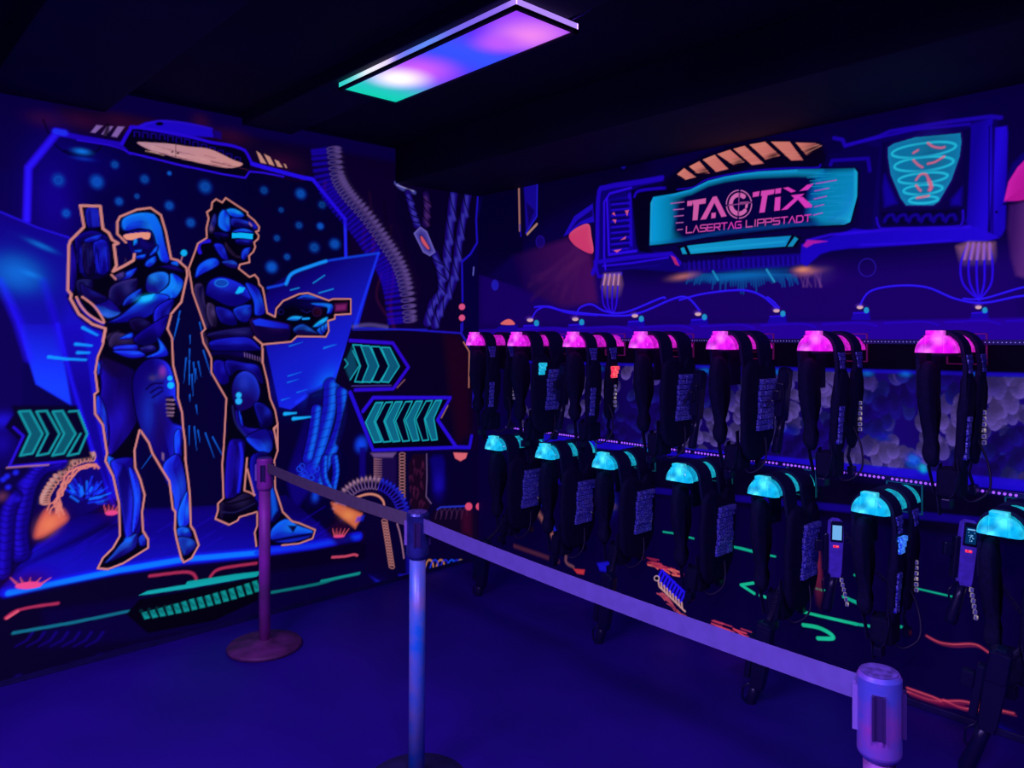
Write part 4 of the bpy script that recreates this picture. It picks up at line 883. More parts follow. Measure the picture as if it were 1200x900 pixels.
    for x0 in (0,1,2,3):
        C.line(pts('R6','%d,608 %d,660 %d,715 235,745'%(207+x0*16, 198+x0*18, 205+x0*14)), 2, (44,26,225), .9, 1.2, True); C.line(pts('R6','%d,606 %d,640'%(209+x0*16, 203+x0*17)), 2.4, (225,160,150), .75, 1.5)
    CB = (42,26,225)
    for x0 in range(5):
        C.line(pts('R7','%d,500 %d,570 %d,640 745,695'%(705+x0*19, 680+x0*28, 690+x0*24)), 2.2, CB, .9, 1.2, True); C.line(pts('R7','%d,496 %d,550'%(706+x0*19, 694+x0*22)), 3, (170,110,190), .7, 2)
    for k, q in (('R5','670,672 690,640 730,628 800,650 900,658'),('R6','-40,720 0,718 80,735 240,750 330,740 450,690 500,688 540,730'),('R6','108,745 120,722 160,710 210,735 280,738 400,690 420,688'),
                 ('R6','470,695 560,672 690,660 760,680 810,722'),('R7','325,715 360,665 450,645 560,650 660,690 760,705 900,680 1000,690'),('R7','690,690 760,690 900,650 1000,640'),('R7','0,685 20,700 40,722')):
        C.line(pts(k,q), 2.4, CB, .95, 1.1, True); C.line(np.array(pts(k,q))+[0,-.4], .9, (74,60,250), .6, .9, True)
    # painted plugs on the ledge
    for x, y in ((623,377),(676,376),(746,372),(820,370),(912,366),(1010,362),(1149,362)):
        C.fill([(x-12,y+13),(x-9,y+4),(x+9,y+3),(x+11,y+13)], (24,12,160), .9, 1.5); C.line([(x-9,y+5),(x+9,y+4)], 1.6, (44,28,220), .8, 1)
        C.disc(x-1.5, y-2, 3.6, (240,190,180), 1, 1, 2); C.disc(x+6, y+1.5, 2.9, (40,130,200), 1, 1, 3.4); C.blob(x-2, y-4, 4, 2, (110,60,200), .5)
    C.ring(1017, 313.5, 10, 1, (56,38,170), .8, 10.5)
    C.fill(pts('P','560,386 1210,372 1210,400 560,400'), (36,4,146), .9, 3)
    for i in range(9): C.line([(605+i*72, 386-i*1.2),(650+i*72, 384-i*1.2),(668+i*72,388-i*1.2)], 2, (36,20,200), .6, 2.5, True)
    C.fill(pts('P','585,385 600,376 606,388'), (10,4,60), 1); C.fill(pts('R5','562,690 572,678 590,672 605,680 608,692'), (240,110,110), 1, 1, True); C.fill(pts('R5','535,712 560,695 620,692 622,712'), (22,14,150), .9, 1.5)
    # black recess behind the upper row and the board of overlapping scales
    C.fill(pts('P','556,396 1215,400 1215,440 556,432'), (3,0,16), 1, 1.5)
    SC = pts('P','610,424 1215,440 1215,572 610,512')
    C.grad(SC, (14,8,70), (22,12,100), (640,460), (1200,500), 1, 1.5)
    m = C.mask(SC, 1); clip = np.zeros((C.h, C.w)); clip[m[0]] = m[4]; C.clip = clip
    for i in range(520):
        x = rnd.uniform(600, 1220); t = (x-610)/600; cx = math.sin(x*.031+1)*math.cos(x*.013); y = 424+t*14+rnd.random()*(92+t*50); sc = 4.6+5.4*t
        an = rnd.uniform(.7, 1.5)+cx*.9; br = max(.06, min(1, .55+.6*math.sin(x*.024+y*.05)+rnd.uniform(-.2,.25)))
        r1, r2 = sc*rnd.uniform(1,1.5), sc*rnd.uniform(.8,1.05)
        P = [(x+r1*math.cos(a)*math.cos(an)-r2*math.sin(a)*math.sin(an), y+r1*math.cos(a)*math.sin(an)+r2*math.sin(a)*math.cos(an)) for a in np.linspace(0,6.28,14)[:-1]]
        cc = np.array((92,74,158))*br+np.array((20,12,104))*(1-br)
        C.fill(P, tuple(cc*.62), .85, 1.6); C.rim(P, tuple(cc*1.15), sc*.7, .9, False, 1.6, (math.cos(an), math.sin(an)))
    for i in range(5): C.blob(rnd.uniform(640,1180), 505+i*8, 10, 5, (24,30,180), .4)
    C.clip = None
    C.line(pts('P','610,424 1215,440'), 3.4, (24,22,170), .9, 2); C.fill(pts('P','610,506 1215,564 1215,578 610,516'), (26,20,190), .9, 2)
    for x, t in ((700,0),(827,.3),(912,.5),(1017,.7),(1062,.8),(1140,.9)): C.blob(x, 432+t*8, 6, 3, (24,80,220), .6)
    C.blob(1072, 540, 9, 8, (30,60,230), .7); C.blob(1083, 549, 4, 4, (30,150,230), .9); C.blob(641, 492, 6, 6, (40,130,230), .8)
    # wall under the lower row
    C.grad(pts('P','556,512 1215,578 1215,900 556,690'), (6,2,50), (5,1,46), (600,520), (600,700), 1, 2)
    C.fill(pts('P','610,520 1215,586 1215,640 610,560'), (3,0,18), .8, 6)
    C.fill(pts('P','640,560 1215,612 1215,622 640,566'), (20,12,130), .7, 2.5)
    TE = (16,190,150)
    C.line(pts('K','350,375 400,382 510,410'), 2, TE, .8, 1.2); C.line(pts('K','670,445 760,460 900,495'), 2.2, TE, .85, 1.2); C.line(pts('J','0,455 100,480 220,505'), 2.2, TE, .85, 1.2)
    C.line(pts('J','110,700 40,655 105,645'), 3.2, (24,205,150), .95, 1.2); C.line(pts('J','440,675 505,692'), 2.6, TE, .9, 1.2); C.line(pts('J','580,715 660,748'), 2.6, TE, .8, 1.2); C.line(pts('J','640,603 680,607'), 2.6, TE, .8, 1.4)
    C.line(pts('J','140,710 230,740 330,780 400,805 650,862'), 3.2, (24,205,150), .95, 1.2, True); C.line(pts('J2','500,110 600,125 695,122'), 3.2, TE, .85, 1.4); C.line(pts('K1','300,665 400,688 540,720'), 2, TE, .85, 1.2)
    C.line(pts('J2','290,115 350,125 400,150 410,170 350,170'), 4.4, (24,205,150), .95, 1.4, True); C.line(pts('J2','455,0 520,30'), 2.4, TE, .7, 1.4); C.line(pts('K1','0,740 30,750'), 3, TE, .8, 1)
    PK2 = (215,60,84)
    for i in range(26):
        x = rnd.uniform(758, 790); y = 655+(x-758)*.45+rnd.uniform(-2,7); C.line([(x,y),(x+rnd.uniform(6,14),y+rnd.uniform(1,6))], 1.6, rnd.choice([PK2,(240,110,100),(150,30,70)]), .85, 1, True)
    for i in range(9):
        x, y = 771+i*3.4, 676+i*3.3; C.line([(x,y+3),(x+5,y-7),(x+8,y-4)], 2.6, (36,34,230), .95, 1.5, True); C.line([(x+1,y+4),(x+2,y+11),(x+5,y+14)], 2.2, (215,160,150), .8, 1.2, True)
    C.disc(*pts('K','315,620')[0], 3.4, (210,170,180), .9, 1); C.disc(*pts('K','315,620')[0], 2.4, BLK)
    for i in range(16):
        x = rnd.uniform(770, 800); y = 695+(x-770)*.75+rnd.uniform(-5,5); C.line([(x,y),(x+5,y+3),(x+9,y+8)], 1.4, (180,70,90), .7, 1, True)
    for i in range(20):
        x = rnd.uniform(832, 870); y = 728+(x-832)*.3+rnd.uniform(-3,5); C.line([(x,y),(x+12,y+4)], 1.3, (200,60,90), .7, 1.2)
    C.line(pts('J2','0,130 60,170 110,200'), 2, PK2, .8, 1.2); C.line(pts('J2','-10,150 50,182'), 2, PK2, .6, 1.2)
    for k, q in (('J2','800,160 850,185 910,195 1000,195 1060,230 1170,300'),('J2','1090,250 1130,265 1170,298'),('J2','720,375 820,410 870,428 950,430 1030,450 1160,480'),('J2','720,390 800,420 860,432'),('J2','870,425 960,460 1090,465')):
        C.line(pts(k,q), 2.4, PK2, .45, 2.4, True); C.line(pts(k,q), .9, (240,100,120), .5, 1, True); C.line(np.array(pts(k,q))+[3,3], 1.4, (150,40,80), .4, 1.6, True)
    C.line(pts('J2','740,400 860,440 950,450'), 5, (110,14,60), .6, 5)
    C.grad(pts('J','430,440 450,440 470,640 465,790 440,760 425,600'), (150,40,80), (40,10,40), (958,650), (958,710), .8, 5)
    for i in range(9): C.blob(*pts('K0','%d,%d'%(440+i*15,250+i*24))[0], 5, 2.2, (150,90,90), .8, .7); 
    C.line(pts('K0','470,230 500,260 545,370 565,400'), 3, (30,40,200), .8, 3, True); C.line(pts('K0','330,450 560,530'), 4, (90,40,60), .7, 4)
    C.line(pts('K0','615,450 600,530 640,560'), 3, (150,90,100), .6, 3, True); A('K0','640,570 700,575 695,600 660,595', (200,50,60), .9, 2); A('K0','765,540 835,530 835,590 780,580', (24,26,190), .85, 3)
    C.blob(714, 587, 8, 14, (30,40,170), .7); C.blob(714, 592, 6, 4, (170,120,60), .5); A('K','205,400 240,340 235,450 205,480', (120,60,50), .7, 3)
    C.blob(545, 626, 10, 22, (80,10,40), .4)
    # skirting glow at the right edge
    C.line([(1064,826),(1215,880)], 6, (16,20,130), .8, 5); C.blob(1190, 868, 20, 6, (22,30,190), .7, .33)
    return C
# ------------------------------------------------------------------ the room
RL, RR, FRONT, CEIL = 5.6, 6.2, -6.0, 2.86
struct('floor', box(-.1, RR, FRONT, .1, -.1, 0), M['floor'])
struct('ceiling', box(-.1, RR, FRONT, .1, CEIL, CEIL+.1), M['ceiling'])
struct('wall_left', box(-.1, 0, FRONT, .1, 0, CEIL), M['wall'])
struct('wall_right', box(0, RR, 0, .1, 0, CEIL), M['wall'])
struct('wall_back', box(RR, RR+.1, FRONT, .1, 0, CEIL), M['wall'])
struct('wall_front', box(-.1, RR+.1, FRONT-.1, FRONT, 0, CEIL), M['wall'])
struct('ceiling_beam', box(.0, RR, -.72, 0, 2.615, CEIL, bev=.006), M['soffit'])
struct('ceiling_beam', box(.0, RR, -2.95, -2.45, 2.73, CEIL, bev=.006), M['soffit'])
struct('ceiling_beam', box(.0, RR, -1.75, -1.45, 2.80, CEIL, bev=.006), M['soffit'])
bm = box(0, .012, FRONT, 0, 0, .026, bev=.004); add_box(bm, .010, .014, FRONT, 0, .020, .026); struct('baseboard_left', bm, M['skirt'])
struct('baseboard_right', box(0, RR, -.012, 0, 0, .03, bev=.004), M['skirt'])

# UV tube fixtures on the ceiling, above and behind the camera: what lights the paint
for i, (x, y, z, a, p) in enumerate(UV_TUBES):
    r = empty('uv_tube_fixture', (x, y, CEIL), a)
    tag(r, ['ultraviolet tube fixture on the ceiling above the vest wall end', 'ultraviolet tube fixture on the ceiling behind the camera', 'ultraviolet tube fixture on the ceiling by the mural wall'][i], 'lamp')
    link('housing', box(-.64, .64, -.06, .06, -.07, 0, bev=.006), M['frame'], r)
    link('tube', tube([(-.6,-.0,-.09),(.6,.0,-.09)], .013), mat('uv tube glass', (.1,.05,.4), .2, em=(.2,.1,1), es=1), r, True)

# ------------------------------------------------------------------ painted walls
def mural_mesh(C, name, ids, place, m, parent=None):
    h, w = C.h, C.w
    idq = C.id[:-1,:-1]; sel = np.isin(idq, ids); yy, xx = np.nonzero(sel)
    vi = yy*w+xx; q = np.stack([vi, vi+1, vi+1+w, vi+w], 1)
    used, inv = np.unique(q.ravel(), return_inverse=True); q = inv.reshape(-1, 4)
    if place == 'L': q = q[:, ::-1]
    s, z = (used % w)*C.res, (used//w)*C.res
    co = np.zeros((len(used), 3), np.float32)
    if place == 'L': co[:,0] = .002; co[:,1] = -s; co[:,2] = z
    else: co[:,0] = s; co[:,1] = -.002; co[:,2] = z
    me = bpy.data.meshes.new(name); me.vertices.add(len(used)); me.vertices.foreach_set('co', co.ravel())
    n = len(q); me.loops.add(n*4); me.loops.foreach_set('vertex_index', q.ravel().astype(np.int32))
    me.polygons.add(n); me.polygons.foreach_set('loop_start', (np.arange(n)*4).astype(np.int32)); me.polygons.foreach_set('loop_total', np.full(n, 4, np.int32))
    at = me.color_attributes.new('paint', 'FLOAT_COLOR', 'POINT')
    cc = np.ones((len(used), 4), np.float32); cc[:, :3] = pigment(C.col).reshape(-1, 3)[used]; at.data.foreach_set('color', cc.ravel())
    me.update(calc_edges=True); me.materials.append(m)
    o = bpy.data.objects.new(name, me); COL.objects.link(o)
    if parent is not None: o.parent = parent
    return o
PAINT = paint_mat('black light mural paint', (1.9, 2.4, 1.0), .68)
CL, rnd = paint_left(); figures(CL, rnd)
o = mural_mesh(CL, 'painted_mural', [0], 'L', PAINT); tag(o, 'black light mural of two armed science fiction soldiers on the wall with arrow signs', 'mural')
tag(mural_mesh(CL, 'painted_figure', [1], 'L', PAINT, o), 'painted hooded soldier raising a gun, orange visor')
tag(mural_mesh(CL, 'painted_figure', [2], 'L', PAINT, o), 'painted helmeted soldier aiming a gun, blue visor')
tag(mural_mesh(CL, 'painted_arrow_sign', [3], 'L', PAINT, o), 'upper arrow sign pointing right')
tag(mural_mesh(CL, 'painted_arrow_sign', [4], 'L', PAINT, o), 'lower arrow sign pointing left')
tag(mural_mesh(CL, 'painted_arrow_sign', [5], 'L', PAINT, o), 'arrow sign beside the hooded soldier')
CR = paint_right()
o = mural_mesh(CR, 'painted_mural', [0], 'R', PAINT); tag(o, 'black light mural of a spaceship console with cables behind the vest racks', 'mural')
tag(mural_mesh(CR, 'painted_sign', [1], 'R', PAINT, o), 'cyan sign board with pink lettering')
tag(mural_mesh(CR, 'painted_coil_window', [2], 'R', PAINT, o), 'teal window with a glowing coil')
del CL, CR

# ------------------------------------------------------------------ ceiling lamp panel
LZ = 2.765; hz = LZ-CAM[2]
cn = [wpt(px, py, hz*FPX/(HY-py)) for px, py in ((403,104),(603,8),(673,36),(465,125))]
cen = sum(cn, Vector())/4; LL = ((cn[1]-cn[0]).length+(cn[2]-cn[3]).length)/2; LW = ((cn[2]-cn[1]).length+(cn[3]-cn[0]).length)/2
lamp = empty('led_panel_lamp', (cen.x, cen.y, LZ)); tag(lamp, 'rectangular ceiling panel lamp shining green, blue and pink', 'ceiling lamp')
def panel_mat(name, stops, strength):
    m, nt, b = new_mat(name)
    tc = nt.nodes.new('ShaderNodeTexCoord'); sp = nt.nodes.new('ShaderNodeSeparateXYZ'); nt.links.new(tc.outputs['Object'], sp.inputs[0])
    mr = nt.nodes.new('ShaderNodeMapRange'); mr.inputs[1].default_value = -LL/2; mr.inputs[2].default_value = LL/2; nt.links.new(sp.outputs['X'], mr.inputs[0])
    r = nt.nodes.new('ShaderNodeValToRGB'); r.color_ramp.interpolation = 'B_SPLINE'
    while len(r.color_ramp.elements) > 1: r.color_ramp.elements.remove(r.color_ramp.elements[0])
    r.color_ramp.elements[0].position = stops[0][0]; r.color_ramp.elements[0].color = (*stops[0][1], 1)
    for p, c in stops[1:]: e = r.color_ramp.elements.new(p); e.color = (*c, 1)
    nt.links.new(mr.outputs[0], r.inputs['Fac'])
    return m, nt, b, r, sp
m, nt, b, r, sp = panel_mat('diffuser lit by coloured diodes', [(0,(.0,.66,.40)),(.14,(.0,.60,.50)),(.26,(.18,.12,.9)),(.40,(.14,.02,.95)),(.52,(.035,.06,1.0)),(.64,(.02,.10,1.0)),(.76,(.10,.02,.95)),(.86,(.20,.03,.95)),(.95,(.38,.06,.95)),(1,(.25,.03,.9))], 1)
mix = None; last = r.outputs['Color']
for cx, cy, rr, c in ((-LL*.12, LW*-.12, .16, (.70,.12,1.0)), (LL*.37, LW*.16, .15, (.95,.26,.85)), (LL*.26, LW*.05, .10, (.55,.10,.95)), (-LL*.24, -LW*.12, .125, (1.3,1.2,1.5))):
    vm = nt.nodes.new('ShaderNodeVectorMath'); vm.operation = 'DISTANCE'; vm.inputs[1].default_value = (cx, cy, 0); tc = nt.nodes.new('ShaderNodeTexCoord'); nt.links.new(tc.outputs['Object'], vm.inputs[0])
    mr = nt.nodes.new('ShaderNodeMapRange'); mr.interpolation_type = 'SMOOTHSTEP'; mr.inputs[1].default_value = 0; mr.inputs[2].default_value = rr*1.5; mr.inputs[3].default_value = .9; mr.inputs[4].default_value = 0; nt.links.new(vm.outputs['Value'], mr.inputs[0])
    mx = nt.nodes.new('ShaderNodeMix'); mx.data_type = 'RGBA'; nt.links.new(mr.outputs[0], mx.inputs['Factor']); nt.links.new(last, mx.inputs['A']); mx.inputs['B'].default_value = (*c, 1); last = mx.outputs['Result']
nt.links.new(last, b.inputs['Emission Color']); b.inputs['Emission Strength'].default_value = 1.0; b.inputs['Base Color'].default_value = (.3,.3,.3,1); b.inputs['Roughness'].default_value = .35
PD = m
m, nt, b, r, sp = panel_mat('edge lit by coloured diodes', [(0,(.0,.6,.5)),(.12,(.1,.75,.7)),(.2,(1,1,1.1)),(.34,(.9,.7,1)),(.4,(.12,.08,.8)),(.56,(.12,.35,.95)),(.7,(.15,.1,.75)),(.95,(.28,.15,.85)),(1,(.5,.28,.95))], 1)
nt.links.new(r.outputs['Color'], b.inputs['Emission Color']); b.inputs['Emission Strength'].default_value = 1.0
PE = m
fr = bmesh.new(); e = .018
for a in ((-LL/2,LL/2,-LW/2,-LW/2+e),(-LL/2,LL/2,LW/2-e,LW/2),(-LL/2,-LL/2+e,-LW/2,LW/2),(LL/2-e,LL/2,-LW/2,LW/2)): add_box(fr, *a, 0, .012)
link('bezel', fr, M['frame'], lamp)
link('diffuser', box(-LL/2+e, LL/2-e, -LW/2+e, LW/2-e, .004, .010), PD, lamp)
sd = bmesh.new()
for a in ((-LL/2+.001,LL/2-.001,-LW/2+.001,-LW/2+.006),(-LL/2+.001,LL/2-.001,LW/2-.006,LW/2-.001),(-LL/2+.001,-LL/2+.006,-LW/2,LW/2),(LL/2-.006,LL/2-.001,-LW/2,LW/2)): add_box(sd, *a, .012, .034)
link('glowing_edge', sd, PE, lamp)
link('back_cover', box(-LL/2, LL/2, -LW/2, LW/2, .034, .040), M['frame'], lamp)
hg = bmesh.new()
hg.free()
for sx in (-1,1): link('hanger', tube([(sx*LL*.4,0,.040),(sx*LL*.4,0,CEIL-LZ)], .006, 8), M['frame'], lamp)
link('cable', tube([(LL/2-.01,LW/2-.04,.036),(LL/2+.03,LW/2-.02,.05),(LL/2+.06,LW/2,.07),(LL/2+.08,LW/2,CEIL-LZ)], .003, 6), mat('lamp lead', (.2,.06,.4), .5), lamp, True)

# ------------------------------------------------------------------ diode strips along the racks
def led_strip(z, x0, x1, step, r, m, label, y=-.004):
    root = link('led_strip', box(x0, x1, y-.010, y+.004, z-.011, z+.011, bev=.002), M['alu']); tag(root, label, 'light strip', 'diode strips over the vest holders')
    bm = bmesh.new(); n = int((x1-x0-.02)/step)
    for i in range(n):
        if r > .004 and i % 13 == 12: continue
        bmesh.ops.create_icosphere(bm, subdivisions=1, radius=r, matrix=Matrix.Translation((x0+.01+i*step, y-.011, z)))
    o = link('diode', bm, m, root); o['kind'] = 'stuff'
led_strip(1.588, .30, 3.41, .0150, .0022, M['led_up'], 'thin strip of tiny blue diodes over the pink vest holders')
led_strip(.980, .30, 3.41, .0195, .0064, M['led_low'], 'strip of violet diodes over the cyan vest holders')

# ------------------------------------------------------------------ vest holders: lit half tubes standing out of the wall
HL = .37
def half_tube(r, y0, y1, t=.006, n=16):
    bm = bmesh.new(); A = [math.pi*k/n for k in range(n+1)]; R = []
    for y in (y0, y1): R.append(([bm.verts.new((r*math.cos(a), y, r*math.sin(a))) for a in A], [bm.verts.new(((r-t)*math.cos(a), y, (r-t)*math.sin(a))) for a in A]))
    for i in range(n):
        for k, flip in ((0,0),(1,1)): bm.faces.new([R[0][k][i], R[1][k][i], R[1][k][i+1], R[0][k][i+1]])
        for e in (0,1): bm.faces.new([R[e][0][i], R[e][0][i+1], R[e][1][i+1], R[e][1][i]])
    for i in (0, n): bm.faces.new([R[0][0][i], R[0][1][i], R[1][1][i], R[1][0][i]])
    return bm
def dome(r, y):
    """front lip of the holder: quarter dome with a squared block on top"""
    bm = bmesh.new(); n, m = 16, 6; rows = []
    for j in range(m+1):
        b = j/m*math.pi/2; rr = r*(.72+.28*math.cos(b)) if j < m else r*.66
        rows.append([bm.verts.new((rr*math.cos(a)*(1 if j else 1.02), y-.030*math.sin(b), max(0, rr*math.sin(a)))) for a in [math.pi*k/n for k in range(n+1)]])
    for a, b in zip(rows, rows[1:]):
        for k in range(n): bm.faces.new((a[k], a[k+1], b[k+1], b[k]))
    bm.faces.new(rows[-1]); bm.faces.new(rows[0][::-1])
    for k in (0, n):
        pass
    bm.faces.new([rw[0] for rw in rows]+[rw[-1] for rw in rows[::-1]])
    add_box(bm, -r*.40, r*.40, y-.028, y+.012, r*.86, r*1.14, bev=.003)
    for sx in (-1,1): add_box(bm, sx*r*.42-.002, sx*r*.42+.002, y-.034, y-.004, 0, r*.88)
    return bm
def make_holder(kind):
    root = empty('vest_holder')
    link('tube', half_tube(.066, -HL, -.006), M[kind+'_dim'], root, True)
    link('end_cap', dome(.075, -HL), M[kind], root)
    w = bmesh.new()
    for a in ((-.075,-.071,-.055,.075),(.071,.075,-.055,.075),(-.075,.075,.071,.075),(-.075,.075,-.055,-.051)): add_box(w, a[0], a[1], -.012, -.002, a[2], a[3])
    add_box(w, -.003, .003, -.10, -.003, -.02, .066); link('wall_plate', w, M['clear_'+kind], root)
    sp = bmesh.new(); add_box(sp, -.022, .022, -HL+.01, -.004, -.014, -.002, bev=.003); link('support_arm', sp, M['plastic'], root)
    return root
# ------------------------------------------------------------------ vests
def make_vest(kind):
    root = empty('laser_vest')
    kx = .102 if kind != 'slim' else .082
    near, far = (lambda y, z: kx-(.03 if kind != 'slim' else .07)*max(0, -z-.12)), (lambda y, z: -.055+.05*max(0, -z-.12))
    wide = kind != 'slim'
    if wide: near_o = [(-.335,-.09),(-.25,-.05),(-.18,-.09),(-.12,-.05),(-.06,-.09),(-.050,-.28),(-.065,-.42),(-.12,-.50),(-.25,-.52),(-.33,-.46),(-.350,-.28)]
    else: near_o = [(-.33,-.11),(-.27,-.07),(-.235,-.13),(-.225,-.28),(-.24,-.42),(-.28,-.48),(-.325,-.42),(-.34,-.26)]
    far_o = [(-.350,-.06),(-.30,-.035),(-.25,-.06),(-.225,-.16),(-.25,-.27),(-.29,-.34),(-.275,-.41),(-.31,-.45),(-.345,-.42),(-.335,-.34),(-.365,-.20)]
    link('chest_plate', pad(near_o, near, .034), M['fabric'], root, True)
    link('back_plate', pad(far_o, far, .044), M['fabric'], root, True)
    spans = ((-.285,.10),(-.115,.12)) if wide else ((-.305,.085),(-.130,.080))
    for yc, wd in spans:
        P = [(-.080, yc, -.18), (-.080, yc, -.05)]+[(.080*math.cos(a), yc, .080*math.sin(a)) for a in np.linspace(math.pi, 0, 13)]+[(.086, yc, -.05), (kx, yc, -.18)]
        W = [wd*.8]*2+[wd]*13+[wd*.95, wd*.8]
        s = link('shoulder_strap', ribbon(P, W, .014, (0,1,0)), M['webbing'], root)
        if not wide:
            lens = bmesh.new()
            for i in range(4): add_box(lens, .083+.002*i, .094+.003*(i%2), yc-.032+.005*i, yc+.032-.003*i, -.025-.018*i, -.008-.018*i, bev=.003)
            link('strap_lens', lens, M['facet'], s)
    if not wide:
        link('side_pad', pad([(-.17,-.09),(-.09,-.09),(-.08,-.28),(-.10,-.43),(-.155,-.43),(-.18,-.28)], near, .028), M['fabric'], root, True)
        b = bmesh.new()
        for i in range(7): add_box(b, near(0,-.24-.026*i)+.010, near(0,-.24-.026*i)+.024-.002*(i%2), -.325+.004*(i%2), -.285, -.265-.024*i, -.243-.024*i, bev=.003)
        link('sensor_lens', b, M['facet'], root)
    else:
        b = bmesh.new(); rg = random.Random(5)
        for i in range(9):
            for j in range(3):
                y = -.235+j*.046+rg.uniform(-.004,.004)+(.012 if i < 2 else -.008 if i > 6 else 0); z = -.14-i*.027
                add_box(b, near(0,z)+.010, near(0,z)+.026+rg.uniform(0,.010), y, y+.044, z-.025, z, bev=.003)
        link('sensor_lens', b, M['facet'], root)
    g = bmesh.new()
    for i in range(6): add_box(g, near(0,-.3)+.010, near(0,-.3)+.024, -.115+.003*(i%2), -.100, -.25-.024*i, -.234-.024*i, bev=.003)
    link('light_guide', g, M['spark'], root)
    for pts_, wd in (([(.05,-.31,-.38),(.065,-.33,-.46),(.045,-.32,-.54),(.02,-.33,-.575)],.026),([(-.03,-.29,-.36),(-.055,-.30,-.45),(-.03,-.31,-.55)],.024),([(.05,-.10,-.40),(.035,-.11,-.49),(.05,-.10,-.55)],.026)):
        link('side_strap', ribbon(pts_, wd, .004, (0,1,.15)), M['webbing'], root)
    for a in ((.005,.04,-.355,-.305,-.60,-.56),(.035,.062,-.125,-.08,-.575,-.535)): link('buckle', box(*a, bev=.006), M['plastic'], root)
    link('battery_pack', box(-.030, .060, -.300, -.200, -.565, -.455, bev=.014), M['fabric'], root)
    link('hanging_strap', ribbon([(-.02,-.27,-.44),(-.035,-.26,-.55),(-.02,-.275,-.64)], .03, .005, (0,1,.1)), M['webbing'], root)
    # a loose lead looping under the vest
    link('lead', tube(curve([(.05,-.15,-.30),(.11,-.16,-.42),(.13,-.20,-.53),(.07,-.24,-.58),(.03,-.27,-.50),(.04,-.29,-.40)], 6), .0045, 6), M['cable'], root, True)
    return root
# ------------------------------------------------------------------ phasers hanging from the vests, grip downwards
def make_phaser(lit):
    root = empty('laser_phaser')
    case = M['violet'] if lit else M['plastic']
    bm = bmesh.new()
    P = [(-.028,.115),(-.012,.128),(.012,.128),(.028,.115),(.031,.05),(.026,-.10),(.022,-.125),(-.018,-.125),(-.024,-.10),(-.031,.05)]
    R = []
    for y, s in ((-.022,.86),(-.016,1),(.016,1),(.022,.86)): R.append([bm.verts.new((x*s, y, z*(.98 if s<1 else 1))) for x, z in P])
    n = len(P)
    for a, b in zip(R, R[1:]):
        for k in range(n): bm.faces.new((a[k], a[(k+1)%n], b[(k+1)%n], b[k]))
    bm.faces.new(R[0][::-1]); bm.faces.new(R[-1]); link('casing', bm, case, root)
    bm = bmesh.new(); add_box(bm, -.026, .026, -.0265, -.020, .028, .118, bev=.004); hd = link('display_frame', bm, M['plastic'], root)
    link('screen', box(-.019, .019, -.0285, -.026, .038, .100), M['screen' if lit == 1 else 'screen_dark' if lit else 'plastic'], hd)
    if lit == 2:
        t = bmesh.new(); rg = random.Random(3)
        add_box(t, -.015, .013, -.0292, -.0284, .090, .095); 
        for i in range(18): x, z = rg.uniform(-.010,.008), rg.uniform(.046,.072); add_box(t, x, x+.003, -.0292, -.0284, z, z+.003)
        for x in (-.012, .010): add_box(t, x, x+.003, -.0292, -.0284, .080, .083)
        link('readout', t, M['screen'], hd)
    if lit: link('indicator', box(-.014, .010, -.0265, -.021, .004, .014, bev=.002), M['glow_red'], root)
    g = bmesh.new()
    add_box(g, -.05, -.028, -.018, .018, -.10, .06, bev=.006); add_box(g, -.085, -.05, -.014, .014, -.02, .03, bev=.006)
    link('barrel', g, M['plastic'], root)
    link('grip', tube([(-.005,.0,-.115),(-.012,.0,-.17),(-.030,.0,-.26),(-.034,0,-.275)], [.020,.019,.023,.018], 10), M['plastic'], root, True)
    link('trigger', tube([(-.028,0,-.12),(-.050,0,-.15),(-.045,0,-.19),(-.022,0,-.205)], .004, 6), M['plastic'], root, True)
    if lit:
        q = bmesh.new()
        for i in range(6): add_box(q, .024+.005*i, .036+.005*i, -.010, .004, -.145-.020*i, -.128-.020*i, bev=.003)
        link('light_guide', q, M['spark'], root)
    return root
def copy_tree(o, parent=None):
    c = o.copy(); COL.objects.link(c); c.parent = parent
    for ch in list(o.children): copy_tree(ch, c)
    return c
protos = {}
def inst(key, maker, loc, rz=0, rot=None, scale=None):
    if key not in protos: protos[key] = o = maker()
    else: o = copy_tree(protos[key])
    o.location = loc; o.rotation_euler = rot or (0,0,rz)
    if scale: o.scale = scale
    return o
UPX = [3.136, 2.66, 2.205, 1.739, 1.266, .80, .40]
LOX = [3.348, 2.892, 2.423, 1.975, 1.486, 1.043, .59]
ORD = ['nearest the camera', 'second from the camera', 'third from the camera', 'fourth from the camera', 'third from the room corner', 'second from the room corner', 'nearest the room corner']
UKIND = ['slim','slim','wide','wide','slim','wide','slim']; LKIND = ['slim','slim','wide','wide','wide','wide','wide']
UZ, LZ2 = 1.550, .895
